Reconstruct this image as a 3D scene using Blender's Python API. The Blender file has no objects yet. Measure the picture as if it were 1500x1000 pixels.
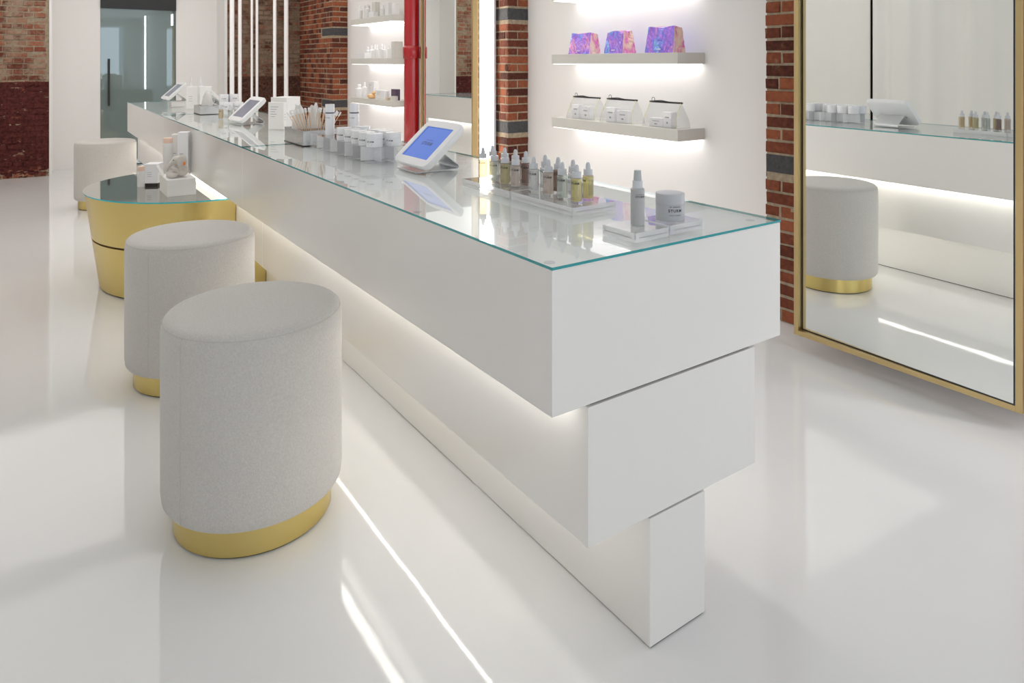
import bpy, bmesh, math, random
from mathutils import Matrix, Vector
R = math.radians
PI = math.pi
COL = bpy.context.scene.collection
rnd = random.Random(7)

# ------------------------------------------------------------------ helpers
def tag(o, label=None, cat=None, group=None, kind=None):
    if label: o['label'] = label
    if cat: o['category'] = cat
    if group: o['group'] = group
    if kind: o['kind'] = kind
    return o

def obj(name, bm, mats=None, parent=None, loc=(0, 0, 0), rz=0.0, smooth=False, bevel=0.0, segs=2):
    bmesh.ops.recalc_face_normals(bm, faces=bm.faces[:])
    me = bpy.data.meshes.new(name)
    bm.to_mesh(me); bm.free()
    if mats is not None:
        for m in (mats if isinstance(mats, (list, tuple)) else [mats]):
            me.materials.append(m)
    o = bpy.data.objects.new(name, me)
    COL.objects.link(o)
    o.location = loc; o.rotation_euler = (0, 0, rz)
    if parent is not None: o.parent = parent
    if smooth:
        for p in me.polygons: p.use_smooth = True
        try: me.set_sharp_from_angle(angle=R(38))
        except Exception: pass
    if bevel:
        b = o.modifiers.new('bevel', 'BEVEL'); b.width = bevel; b.segments = segs; b.limit_method = 'ANGLE'
        b.angle_limit = R(40)
        for p in me.polygons: p.use_smooth = True
        try: me.set_sharp_from_angle(angle=R(60))
        except Exception: pass
        b.harden_normals = True
    return o

def thing(name, label, cat, loc=(0, 0, 0), rz=0.0, group=None):
    o = bpy.data.objects.new(name, None)
    COL.objects.link(o)
    o.empty_display_size = 0.05
    o.location = loc; o.rotation_euler = (0, 0, rz)
    return tag(o, label, cat, group)

def struct(name, bm, m, label=None, **k):
    o = obj(name, bm, m, **k); o['kind'] = 'structure'
    if label: o['label'] = label
    return o

def dup(root, loc, rz=None, label=None, group=None, scale=None):
    def cp(o, par):
        c = o.copy(); COL.objects.link(c)
        if par is not None: c.parent = par
        for ch in [x for x in bpy.data.objects if x.parent == o]:
            cp(ch, c)
        return c
    r = cp(root, None)
    r.location = loc
    if rz is not None: r.rotation_euler = (0, 0, rz)
    if scale: r.scale = scale
    if label: r['label'] = label
    if group: r['group'] = group
    return r

def box(bm, x0, x1, y0, y1, z0, z1, mi=0, mat=None):
    co = [(x0, y0, z0), (x1, y0, z0), (x1, y1, z0), (x0, y1, z0), (x0, y0, z1), (x1, y0, z1), (x1, y1, z1), (x0, y1, z1)]
    v = [bm.verts.new(mat @ Vector(c) if mat else c) for c in co]
    for f in ((0, 3, 2, 1), (4, 5, 6, 7), (0, 1, 5, 4), (1, 2, 6, 5), (2, 3, 7, 6), (3, 0, 4, 7)):
        bm.faces.new([v[i] for i in f]).material_index = mi
    return v

def lathe(bm, prof, seg=32, c=(0, 0, 0), mi=0, mat=None, sx=1.0, sy=1.0):
    rings = []
    for r, z in prof:
        if r < 1e-6:
            p = Vector((c[0], c[1], c[2] + z)); rings.append([bm.verts.new(mat @ p if mat else p)])
        else:
            rg = []
            for i in range(seg):
                a = 2 * PI * i / seg
                p = Vector((c[0] + r * sx * math.cos(a), c[1] + r * sy * math.sin(a), c[2] + z))
                rg.append(bm.verts.new(mat @ p if mat else p))
            rings.append(rg)
    for a, b in zip(rings[:-1], rings[1:]):
        for i in range(seg):
            j = (i + 1) % seg
            if len(a) == 1 and len(b) == 1: continue
            if len(a) == 1: f = bm.faces.new([a[0], b[i], b[j]])
            elif len(b) == 1: f = bm.faces.new([a[i], a[j], b[0]])
            else: f = bm.faces.new([a[i], a[j], b[j], b[i]])
            f.material_index = mi
    return bm

def closed(prof):  # cap a profile onto the axis
    return [(0, prof[0][1])] + list(prof) + [(0, prof[-1][1])]

def prism(bm, pts, z0, z1, mi=0, top_pts=None, side_mi=None):
    tp = top_pts or pts
    lo = [bm.verts.new((x, y, z0)) for x, y in pts]
    hi = [bm.verts.new((x, y, z1)) for x, y in tp]
    n = len(pts)
    bm.faces.new(lo[::-1]).material_index = mi
    bm.faces.new(hi).material_index = mi
    for i in range(n):
        j = (i + 1) % n
        bm.faces.new([lo[i], lo[j], hi[j], hi[i]]).material_index = mi if side_mi is None else side_mi
    return bm

def tube(bm, pts, r, seg=8, mi=0, cap=True):
    pts = [Vector(p) for p in pts]
    rings = []
    for i, p in enumerate(pts):
        d = (pts[min(i + 1, len(pts) - 1)] - pts[max(i - 1, 0)]).normalized()
        up = Vector((0, 0, 1)) if abs(d.z) < .95 else Vector((1, 0, 0))
        a = d.cross(up).normalized(); b = a.cross(d).normalized()
        rr = r[i] if isinstance(r, (list, tuple)) else r
        rings.append([bm.verts.new(p + a * rr * math.cos(2 * PI * k / seg) + b * rr * math.sin(2 * PI * k / seg)) for k in range(seg)])
    for A, B in zip(rings[:-1], rings[1:]):
        for k in range(seg):
            j = (k + 1) % seg
            bm.faces.new([A[k], A[j], B[j], B[k]]).material_index = mi
    if cap:
        bm.faces.new(rings[0][::-1]).material_index = mi
        bm.faces.new(rings[-1]).material_index = mi
    return bm

def B(): return bmesh.new()

_tc = {}
def text_geo(s, size, spacing=1.0, bold=0.0):
    k = (s, size, spacing, bold)
    if k in _tc: return _tc[k]
    cu = bpy.data.curves.new('t', 'FONT'); cu.body = s; cu.size = size
    cu.align_x = 'CENTER'; cu.align_y = 'CENTER'; cu.space_character = spacing; cu.offset = bold * size
    cu.resolution_u = 2
    o = bpy.data.objects.new('t', cu); COL.objects.link(o)
    bpy.context.view_layer.update()
    me = bpy.data.meshes.new_from_object(o.evaluated_get(bpy.context.evaluated_depsgraph_get()))
    v = [tuple(x.co) for x in me.vertices]; f = [tuple(p.vertices) for p in me.polygons]
    bpy.data.objects.remove(o); bpy.data.curves.remove(cu); bpy.data.meshes.remove(me)
    _tc[k] = (v, f)
    return _tc[k]

def add_text(bm, s, size, fn, spacing=1.0, bold=0.0):
    v, f = text_geo(s, size, spacing, bold)
    vs = [bm.verts.new(fn(x, y)) for x, y, z in v]
    for p in f:
        try: bm.faces.new([vs[i] for i in p])
        except ValueError: pass

def on_cyl(r, z0, a0):  # text x runs counter-clockwise seen from above = to the right seen from outside
    def fn(x, y):
        a = a0 + x / r
        return (r * math.cos(a), r * math.sin(a), z0 + y)
    return fn

def tear(name, bm, mats, parent=None, **k):  # obj() without normal recalculation, for open printed lettering
    me = bpy.data.meshes.new(name); bm.to_mesh(me); bm.free()
    me.materials.append(mats)
    o = bpy.data.objects.new(name, me); COL.objects.link(o)
    if parent is not None: o.parent = parent
    return o

# ------------------------------------------------------------------ materials
def newmat(name):
    m = bpy.data.materials.new(name); m.use_nodes = True
    nt = m.node_tree; nt.nodes.clear()
    out = nt.nodes.new('ShaderNodeOutputMaterial')
    return m, nt, out

def N(nt, t, **k):
    n = nt.nodes.new(t)
    for a, v in k.items(): setattr(n, a, v)
    return n

def P(name, col, rough=.5, metal=0.0, coat=0.0, ior=1.5, spec=.5, trans=0.0, emit=None, es=0.0, sheen=0.0,
      bump=0.0, bscale=50.0, bdist=.002, bstretch=None, cvar=0.0, cscale=3.0, coatr=.05, alpha=1.0, sss=0.0, rvar=0.0):
    m, nt, out = newmat(name)
    b = N(nt, 'ShaderNodeBsdfPrincipled')
    nt.links.new(b.outputs[0], out.inputs[0])
    b.inputs['Base Color'].default_value = (*col, 1)
    b.inputs['Roughness'].default_value = rough
    b.inputs['Metallic'].default_value = metal
    b.inputs['Coat Weight'].default_value = coat
    b.inputs['Coat Roughness'].default_value = coatr
    b.inputs['IOR'].default_value = ior
    b.inputs['Specular IOR Level'].default_value = spec
    b.inputs['Transmission Weight'].default_value = trans
    b.inputs['Sheen Weight'].default_value = sheen
    b.inputs['Alpha'].default_value = alpha
    if sss:
        b.inputs['Subsurface Weight'].default_value = sss
        b.inputs['Subsurface Scale'].default_value = .01
    if emit:
        b.inputs['Emission Color'].default_value = (*emit, 1)
        b.inputs['Emission Strength'].default_value = es
    tc = N(nt, 'ShaderNodeTexCoord')
    if bump:
        mp = N(nt, 'ShaderNodeMapping')
        nt.links.new(tc.outputs['Object'], mp.inputs[0])
        if bstretch: mp.inputs['Scale'].default_value = bstretch
        no = N(nt, 'ShaderNodeTexNoise'); no.inputs['Scale'].default_value = bscale; no.inputs['Detail'].default_value = 3
        nt.links.new(mp.outputs[0], no.inputs['Vector'])
        bp = N(nt, 'ShaderNodeBump'); bp.inputs['Strength'].default_value = bump; bp.inputs['Distance'].default_value = bdist
        nt.links.new(no.outputs[0], bp.inputs['Height']); nt.links.new(bp.outputs[0], b.inputs['Normal'])
        if rvar:
            mr = N(nt, 'ShaderNodeMapRange'); mr.inputs[3].default_value = rough - rvar; mr.inputs[4].default_value = rough + rvar
            nt.links.new(no.outputs[0], mr.inputs[0]); nt.links.new(mr.outputs[0], b.inputs['Roughness'])
    if cvar:
        n2 = N(nt, 'ShaderNodeTexNoise'); n2.inputs['Scale'].default_value = cscale; n2.inputs['Detail'].default_value = 4
        nt.links.new(tc.outputs['Object'], n2.inputs['Vector'])
        mx = N(nt, 'ShaderNodeMix', data_type='RGBA')
        mx.inputs[6].default_value = (*[c * (1 - cvar) for c in col], 1); mx.inputs[7].default_value = (*[min(1, c * (1 + cvar)) for c in col], 1)
        nt.links.new(n2.outputs[0], mx.inputs[0]); nt.links.new(mx.outputs[2], b.inputs['Base Color'])
    return m

def emission(name, col, s):
    m, nt, out = newmat(name)
    e = N(nt, 'ShaderNodeEmission'); e.inputs[0].default_value = (*col, 1); e.inputs[1].default_value = s
    nt.links.new(e.outputs[0], out.inputs[0]); return m

def pane(name, tint=(.97, .985, .98), ior=1.5, rough=0.0, extra=1.0, diffuse=None, dfac=0.0):
    """clear sheet: see-through plus a Fresnel reflection, as thin architectural glass"""
    m, nt, out = newmat(name)
    t = N(nt, 'ShaderNodeBsdfTransparent'); t.inputs[0].default_value = (*tint, 1)
    g = N(nt, 'ShaderNodeBsdfGlossy'); g.inputs['Roughness'].default_value = rough
    # two-sided Schlick reflectance, the same from above and below the sheet
    ge = N(nt, 'ShaderNodeNewGeometry'); dt = N(nt, 'ShaderNodeVectorMath', operation='DOT_PRODUCT')
    nt.links.new(ge.outputs['Normal'], dt.inputs[0]); nt.links.new(ge.outputs['Incoming'], dt.inputs[1])
    ab = N(nt, 'ShaderNodeMath', operation='ABSOLUTE'); nt.links.new(dt.outputs['Value'], ab.inputs[0])
    om = N(nt, 'ShaderNodeMath', operation='SUBTRACT'); om.inputs[0].default_value = 1; nt.links.new(ab.outputs[0], om.inputs[1])
    pw = N(nt, 'ShaderNodeMath', operation='POWER'); pw.inputs[1].default_value = 5; nt.links.new(om.outputs[0], pw.inputs[0])
    f0 = ((ior - 1) / (ior + 1)) ** 2
    mu = N(nt, 'ShaderNodeMath', operation='MULTIPLY_ADD'); mu.inputs[1].default_value = (1 - f0) * extra; mu.inputs[2].default_value = f0 * extra; mu.use_clamp = True
    nt.links.new(pw.outputs[0], mu.inputs[0])
    base = t.outputs[0]
    if diffuse:
        d = N(nt, 'ShaderNodeBsdfDiffuse'); d.inputs[0].default_value = (*diffuse, 1)
        m2 = N(nt, 'ShaderNodeMixShader'); m2.inputs[0].default_value = dfac
        nt.links.new(t.outputs[0], m2.inputs[1]); nt.links.new(d.outputs[0], m2.inputs[2]); base = m2.outputs[0]
    mx = N(nt, 'ShaderNodeMixShader')
    nt.links.new(mu.outputs[0], mx.inputs[0]); nt.links.new(base, mx.inputs[1]); nt.links.new(g.outputs[0], mx.inputs[2])
    nt.links.new(mx.outputs[0], out.inputs[0]); return m

WALL = P('white wall paint', (.87, .855, .84), .55, bump=.04, bscale=120)
CEIL = P('white ceiling paint', (.85, .85, .84), .7)
CNTR = P('satin white lacquer', (.84, .825, .80), .22, coat=.25, coatr=.12)
GAP = P('dark gap shade fill', (.04, .035, .03), .8)  # dark colour standing in for shade inside narrow gaps
SHELF = P('warm white shelf laminate', (.66, .645, .60), .4)
GOLD = P('brushed brass', (.72, .57, .22), .30, metal=1.0, bump=.05, bscale=14, bstretch=(30, 30, .5), rvar=.05)
BRASS = P('satin brass frame', (.60, .46, .23), .38, metal=1.0, bump=.06, bscale=20, bstretch=(40, 40, 1))
MIRR = P('mirror silver', (.86, .885, .87), .0, metal=1.0)
BLACK = P('black paint', (.012, .012, .013), .35)
RED = P('glossy red paint', (.42, .004, .010), .22, coat=.6, bump=.25, bscale=9, bdist=.004)
WPLA = P('white plastic', (.82, .82, .83), .3)
WCARD = P('white carton board', (.83, .815, .80), .55)
WCARD2 = P('cool white carton board', (.90, .90, .92), .5)
PRINT = P('dark print', (.03, .03, .04), .6)
GPRINT = P('grey print', (.35, .35, .38), .6)
GREYCAP = P('pale grey cap plastic', (.64, .655, .69), .35)
RUBBER = P('grey rubber', (.62, .63, .66), .5)
PEACH = P('peach cap', (.80, .58, .46), .45)
STEEL = P('brushed steel', (.62, .64, .66), .25, metal=1.0)
SMIRR = P('mirrored box glass', (.66, .665, .67), .22, metal=.75)
TISSUE = P('white tissue paper', (.85, .84, .82), .8, bump=.3, bscale=60, bdist=.004)
STICK = P('wooden stick', (.78, .58, .40), .6)
COTTON = P('cotton', (.88, .87, .86), .95)
BLK_TAPE = P('black zip tape', (.015, .013, .012), .6)
YEL = P('pale yellow piping', (.72, .70, .30), .5)
PLUSH = P('grey plush', (.66, .62, .57), .95, sheen=.6, bump=.9, bscale=260, bdist=.004, cvar=.15, cscale=40)
EYE = P('black bead', (.01, .01, .01), .1)
ORANGE = P('orange ear tag', (.9, .25, .02), .4)
STONE = P('dark granite block', (.055, .055, .058), .75, bump=.8, bscale=60, bdist=.01, cvar=.6, cscale=45)
ACRYL = pane('clear acrylic', (.99, .995, .995), 1.49, .01, 1.5, (.88, .88, .89), .10)
JARW = P('white glazed jar', (.86, .86, .885), .25, coat=.3)
JARG = P('pale grey jar', (.52, .53, .56), .35)
SCRB = P('screen blue', (.005, .012, .05), .04, spec=.22, emit=(.040, .130, .52), es=1.0)
SCRG = P('screen grey', (.10, .10, .13), .05, emit=(.20, .20, .24), es=.6)
LEDW = emission('white light strip', (1, .955, .89), 9)
LEDT = emission('thin white light strip', (1, .955, .89), 20)
LEDV = emission('white vertical light', (1, .97, .96), 22)
LEDN = emission('softer white vertical light', (1, .98, .98), 11)
TUBEM = P('white light tube', (.8, .79, .78), .4, emit=(1, .98, .96), es=.22)
SHLED = emission('shelf light strip', (1, .97, .955), 10.5)
CEILS = [emission('added ceiling fill glow', c, e) for c, e in (((.93, .965, 1.0), .95), ((.97, .985, 1.0), .60), ((1, .965, .92), 1.38), ((1, .96, .915), 1.55))]  # glow of the added, unseen ceiling fill panels
WINL = emission('daylit window', (.80, .90, 1.0), 1.2)
TEAL = P('teal glass edge', (.02, .32, .34), .12, coat=.5)
TOPG = pane('counter glass', (.985, .995, .99), 1.5, 0.0, 1.05)
UNDG = pane('counter glass underside', (.99, 1, .995), 1.5, 0.0, 0.0)
CLEARG = pane('bottle glass', (.94, .95, .95), 1.5, .02, 1.5)
POUCH = pane('clear vinyl', (.93, .935, .94), 1.4, .08, 1.6, (.8, .8, .82), .12)
TGLASS = P('smoked mirror glass', (.46, .46, .41), .03, metal=.92)
CURT = P('white curtain cloth', (.83, .82, .795), .9, bump=.25, bscale=300, bdist=.001, cvar=.03, cscale=2)
DARKP = P('dark plinth', (.03, .025, .02), .5)

ACRYE = pane('acrylic side with painted highlight', (.93, .94, .94), 1.49, .01, 1.5, (.93, .93, .94), .52)  # white mixed in to paint a bright highlight on the slab sides
ACRYR = pane('clear acrylic riser side', (.96, .97, .97), 1.49, .01, 1.3, (.93, .93, .94), .16)
SEAMG = P('grey acrylic seam', (.50, .49, .48), .4)
PINM = P('dark steel pin', (.22, .20, .18), .3, metal=.6)
def liquid(name, col, a=.35):
    return pane(name, col, 1.33, .05, .6, col, a)
L_AMB = liquid('pale amber serum', (.86, .74, .52), .45)
L_CLR = liquid('clear serum', (.84, .87, .84), .35)
L_OLV = liquid('olive serum', (.80, .74, .50), .45)
L_PNK = liquid('pink beige serum', (.85, .75, .69), .5)
L_BRN = liquid('brown serum', (.46, .32, .26), .5)
L_YEL = liquid('yellow serum', (.86, .80, .46), .45)
L_WHT = liquid('milky clear serum', (.88, .88, .88), .4)

# floor: poured white epoxy
def floor_mat():
    m, nt, out = newmat('poured white epoxy')
    b = N(nt, 'ShaderNodeBsdfPrincipled'); nt.links.new(b.outputs[0], out.inputs[0])
    b.inputs['Roughness'].default_value = .025; b.inputs['IOR'].default_value = 1.5
    tc = N(nt, 'ShaderNodeTexCoord')
    n1 = N(nt, 'ShaderNodeTexNoise'); n1.inputs['Scale'].default_value = 1.2; n1.inputs['Detail'].default_value = 5
    nt.links.new(tc.outputs['Object'], n1.inputs['Vector'])
    mx = N(nt, 'ShaderNodeMix', data_type='RGBA'); mx.inputs[6].default_value = (.735, .735, .73, 1); mx.inputs[7].default_value = (.785, .785, .78, 1)
    nt.links.new(n1.outputs[0], mx.inputs[0]); nt.links.new(mx.outputs[2], b.inputs['Base Color'])
    n2 = N(nt, 'ShaderNodeTexNoise'); n2.inputs['Scale'].default_value = 5; n2.inputs['Detail'].default_value = 2
    n3 = N(nt, 'ShaderNodeTexNoise'); n3.inputs['Scale'].default_value = 170; n3.inputs['Detail'].default_value = 2
    for n in (n2, n3): nt.links.new(tc.outputs['Object'], n.inputs['Vector'])
    b1 = N(nt, 'ShaderNodeBump'); b1.inputs['Strength'].default_value = .5; b1.inputs['Distance'].default_value = .0012
    b2 = N(nt, 'ShaderNodeBump'); b2.inputs['Strength'].default_value = .16; b2.inputs['Distance'].default_value = .0003
    nt.links.new(n2.outputs[0], b1.inputs['Height']); nt.links.new(n3.outputs[0], b2.inputs['Height'])
    nt.links.new(b1.outputs[0], b2.inputs['Normal']); nt.links.new(b2.outputs[0], b.inputs['Normal'])
    return m
FLOOR = floor_mat()

def fabric_mat():
    m, nt, out = newmat('boucle fabric')
    b = N(nt, 'ShaderNodeBsdfPrincipled'); nt.links.new(b.outputs[0], out.inputs[0])
    b.inputs['Roughness'].default_value = .95; b.inputs['Sheen Weight'].default_value = .35; b.inputs['Specular IOR Level'].default_value = .15
    tc = N(nt, 'ShaderNodeTexCoord')
    v = N(nt, 'ShaderNodeTexVoronoi'); v.inputs['Scale'].default_value = 330
    n = N(nt, 'ShaderNodeTexNoise'); n.inputs['Scale'].default_value = 190; n.inputs['Detail'].default_value = 4
    for x in (v, n): nt.links.new(tc.outputs['Object'], x.inputs['Vector'])
    mx = N(nt, 'ShaderNodeMix', data_type='RGBA'); mx.inputs[6].default_value = (.50, .475, .44, 1); mx.inputs[7].default_value = (.70, .68, .65, 1)
    nt.links.new(n.outputs[0], mx.inputs[0]); nt.links.new(mx.outputs[2], b.inputs['Base Color'])
    ad = N(nt, 'ShaderNodeMath', operation='ADD'); nt.links.new(v.outputs['Distance'], ad.inputs[0]); nt.links.new(n.outputs[0], ad.inputs[1])
    bp = N(nt, 'ShaderNodeBump'); bp.inputs['Strength'].default_value = .55; bp.inputs['Distance'].default_value = .0016
    nt.links.new(ad.outputs[0], bp.inputs['Height']); nt.links.new(bp.outputs[0], b.inputs['Normal'])
    return m
FAB = fabric_mat()

def glass_door_mat():
    m, nt, out = newmat('grey green glass')
    d = N(nt, 'ShaderNodeBsdfDiffuse'); d.inputs[0].default_value = (.145, .19, .18, 1)
    g = N(nt, 'ShaderNodeBsdfGlossy'); g.inputs['Roughness'].default_value = .012; g.inputs[0].default_value = (.85, .95, .97, 1)
    mx = N(nt, 'ShaderNodeMixShader'); mx.inputs[0].default_value = .15
    nt.links.new(d.outputs[0], mx.inputs[1]); nt.links.new(g.outputs[0], mx.inputs[2]); nt.links.new(mx.outputs[0], out.inputs[0])
    return m
DGLASS = glass_door_mat()

def irid_mat(seed):
    m, nt, out = newmat('iridescent vinyl')
    b = N(nt, 'ShaderNodeBsdfPrincipled'); nt.links.new(b.outputs[0], out.inputs[0])
    b.inputs['Roughness'].default_value = .18; b.inputs['Metallic'].default_value = .25; b.inputs['Coat Weight'].default_value = .6
    tc = N(nt, 'ShaderNodeTexCoord'); mp = N(nt, 'ShaderNodeMapping'); mp.inputs['Location'].default_value = (seed, seed * 2.3, 0)
    mp.inputs['Scale'].default_value = (1, 1, .55)
    nt.links.new(tc.outputs['Object'], mp.inputs[0])
    n = N(nt, 'ShaderNodeTexNoise'); n.inputs['Scale'].default_value = 9; n.inputs['Detail'].default_value = 2; n.inputs['Distortion'].default_value = 1.2
    nt.links.new(mp.outputs[0], n.inputs['Vector'])
    geo = N(nt, 'ShaderNodeNewGeometry'); sp = N(nt, 'ShaderNodeSeparateXYZ'); nt.links.new(geo.outputs['True Normal'], sp.inputs[0])
    # faces turned to -Y run warmer pink, faces turned to -X run violet blue
    ma = N(nt, 'ShaderNodeMath', operation='MULTIPLY_ADD'); ma.inputs[1].default_value = -.36; nt.links.new(sp.outputs['Y'], ma.inputs[0]); nt.links.new(n.outputs[0], ma.inputs[2])
    cr = N(nt, 'ShaderNodeValToRGB'); nt.links.new(ma.outputs[0], cr.inputs[0])
    cs = [(.30, (.22, .50, .95)), (.42, (.20, .24, .92)), (.52, (.42, .18, .90)), (.62, (.52, .24, .85)), (.70, (.88, .42, .80)), (.76, (.85, .16, .48)), (.83, (.90, .50, .50)), (.91, (.92, .68, .52)), (1.0, (.92, .50, .72))]
    e = cr.color_ramp.elements
    e[0].position = cs[0][0]; e[0].color = (*cs[0][1], 1); e[1].position = 1.0; e[1].color = (*cs[-1][1], 1)
    for p, c in cs[1:-1]:
        x = e.new(p); x.color = (*c, 1)
    nt.links.new(cr.outputs[0], b.inputs['Base Color'])
    w = N(nt, 'ShaderNodeTexNoise'); w.inputs['Scale'].default_value = 26; w.inputs['Detail'].default_value = 3; w.inputs['Distortion'].default_value = 2
    nt.links.new(mp.outputs[0], w.inputs['Vector'])
    bp = N(nt, 'ShaderNodeBump'); bp.inputs['Strength'].default_value = 1; bp.inputs['Distance'].default_value = .02
    nt.links.new(w.outputs[0], bp.inputs['Height']); nt.links.new(bp.outputs[0], b.inputs['Normal'])
    return m

def brick_mat(name, lo, mid, hi, smear=None, smear_amt=0.0, paint_z=None, smear_col=(.42, .33, .25), paint=((.045, .008, .008), (.14, .035, .028))):
    m, nt, out = newmat(name)
    b = N(nt, 'ShaderNodeBsdfPrincipled'); nt.links.new(b.outputs[0], out.inputs[0]); b.inputs['Roughness'].default_value = .85
    b.inputs['Specular IOR Level'].default_value = .25
    geo = N(nt, 'ShaderNodeNewGeometry'); tc = N(nt, 'ShaderNodeTexCoord')
    n = N(nt, 'ShaderNodeTexNoise'); n.inputs['Scale'].default_value = 38; n.inputs['Detail'].default_value = 6
    nt.links.new(tc.outputs['Object'], n.inputs['Vector'])
    if mid:
        ad = N(nt, 'ShaderNodeMath', operation='MULTIPLY_ADD'); ad.inputs[1].default_value = .55
        nt.links.new(geo.outputs['Random Per Island'], ad.inputs[0])
        ml = N(nt, 'ShaderNodeMath', operation='MULTIPLY'); ml.inputs[1].default_value = .5; nt.links.new(n.outputs[0], ml.inputs[0])
        nt.links.new(ml.outputs[0], ad.inputs[2])
        src = ad.outputs[0]
    else: src = n.outputs[0]
    cr = N(nt, 'ShaderNodeValToRGB'); nt.links.new(src, cr.inputs[0])
    e = cr.color_ramp.elements; e[0].position = .22; e[0].color = (*lo, 1); e[1].position = .85; e[1].color = (*hi, 1)
    if mid:
        x = e.new(.5); x.color = (*mid, 1)
    colr = cr.outputs[0]
    if smear_amt:
        s = N(nt, 'ShaderNodeTexNoise'); s.inputs['Scale'].default_value = 5.5; s.inputs['Detail'].default_value = 8; s.inputs['Roughness'].default_value = .72
        nt.links.new(tc.outputs['Object'], s.inputs['Vector'])
        sr = N(nt, 'ShaderNodeMapRange'); sr.inputs[1].default_value = .62 - smear_amt; sr.inputs[2].default_value = .78 - smear_amt
        nt.links.new(s.outputs[0], sr.inputs[0])
        mx = N(nt, 'ShaderNodeMix', data_type='RGBA'); nt.links.new(sr.outputs[0], mx.inputs[0]); nt.links.new(colr, mx.inputs[6])
        mx.inputs[7].default_value = (*smear_col, 1); colr = mx.outputs[2]
    if paint_z:
        sp = N(nt, 'ShaderNodeSeparateXYZ'); nt.links.new(geo.outputs['Position'], sp.inputs[0])
        ls = N(nt, 'ShaderNodeMath', operation='LESS_THAN'); ls.inputs[1].default_value = paint_z; nt.links.new(sp.outputs['Z'], ls.inputs[0])
        gs = N(nt, 'ShaderNodeMath', operation='GREATER_THAN'); gs.inputs[1].default_value = .05
        w = N(nt, 'ShaderNodeTexNoise'); w.inputs['Scale'].default_value = 9; w.inputs['Detail'].default_value = 8; w.inputs['Roughness'].default_value = .7
        mpp = N(nt, 'ShaderNodeMapping'); mpp.inputs['Scale'].default_value = (1, 1, 2.2); nt.links.new(tc.outputs['Object'], mpp.inputs[0])
        nt.links.new(mpp.outputs[0], w.inputs['Vector'])
        # paint is worn away towards the foot of the wall and at scattered chips
        ft = N(nt, 'ShaderNodeMapRange'); ft.inputs[1].default_value = 0; ft.inputs[2].default_value = .12; ft.inputs[3].default_value = .42; ft.inputs[4].default_value = .635
        nt.links.new(sp.outputs['Z'], ft.inputs[0])
        lt = N(nt, 'ShaderNodeMath', operation='LESS_THAN'); nt.links.new(w.outputs[0], lt.inputs[0]); nt.links.new(ft.outputs[0], lt.inputs[1])
        mu = N(nt, 'ShaderNodeMath', operation='MULTIPLY'); nt.links.new(ls.outputs[0], mu.inputs[0]); nt.links.new(lt.outputs[0], mu.inputs[1])
        pr = N(nt, 'ShaderNodeValToRGB'); nt.links.new(n.outputs[0], pr.inputs[0])
        pe = pr.color_ramp.elements; pe[0].position = .3; pe[0].color = (*paint[0], 1); pe[1].position = .75; pe[1].color = (*paint[1], 1)
        mx = N(nt, 'ShaderNodeMix', data_type='RGBA'); nt.links.new(mu.outputs[0], mx.inputs[0]); nt.links.new(colr, mx.inputs[6]); nt.links.new(pr.outputs[0], mx.inputs[7])
        colr = mx.outputs[2]
    nt.links.new(colr, b.inputs['Base Color'])
    bp = N(nt, 'ShaderNodeBump'); bp.inputs['Strength'].default_value = .7; bp.inputs['Distance'].default_value = .006
    nt.links.new(n.outputs[0], bp.inputs['Height']); nt.links.new(bp.outputs[0], b.inputs['Normal'])
    return m
BRK = brick_mat('red brick', (.060, .018, .012), (.165, .045, .024), (.34, .105, .048), smear_amt=.02, smear_col=(.36, .25, .16))
MRT = brick_mat('tan mortar', (.26, .205, .14), None, (.50, .41, .30))
BRKF = brick_mat('old smeared brick', (.10, .030, .018), (.24, .075, .045), (.36, .15, .09), smear_amt=.17, paint_z=1.165, smear_col=(.34, .25, .18))
MRTF = brick_mat('old tan mortar', (.24, .19, .13), None, (.44, .37, .27), paint_z=1.165)
BRKR = brick_mat('soot brown brick', (.05, .018, .012), (.14, .048, .028), (.26, .10, .06), smear_amt=.22, paint_z=1.20, smear_col=(.25, .175, .125), paint=((.035, .014, .009), (.16, .07, .045)))
MRTR = brick_mat('soot brown mortar', (.12, .085, .055), None, (.28, .21, .14), paint_z=1.20, paint=((.05, .022, .015), (.16, .08, .055)))

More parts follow.
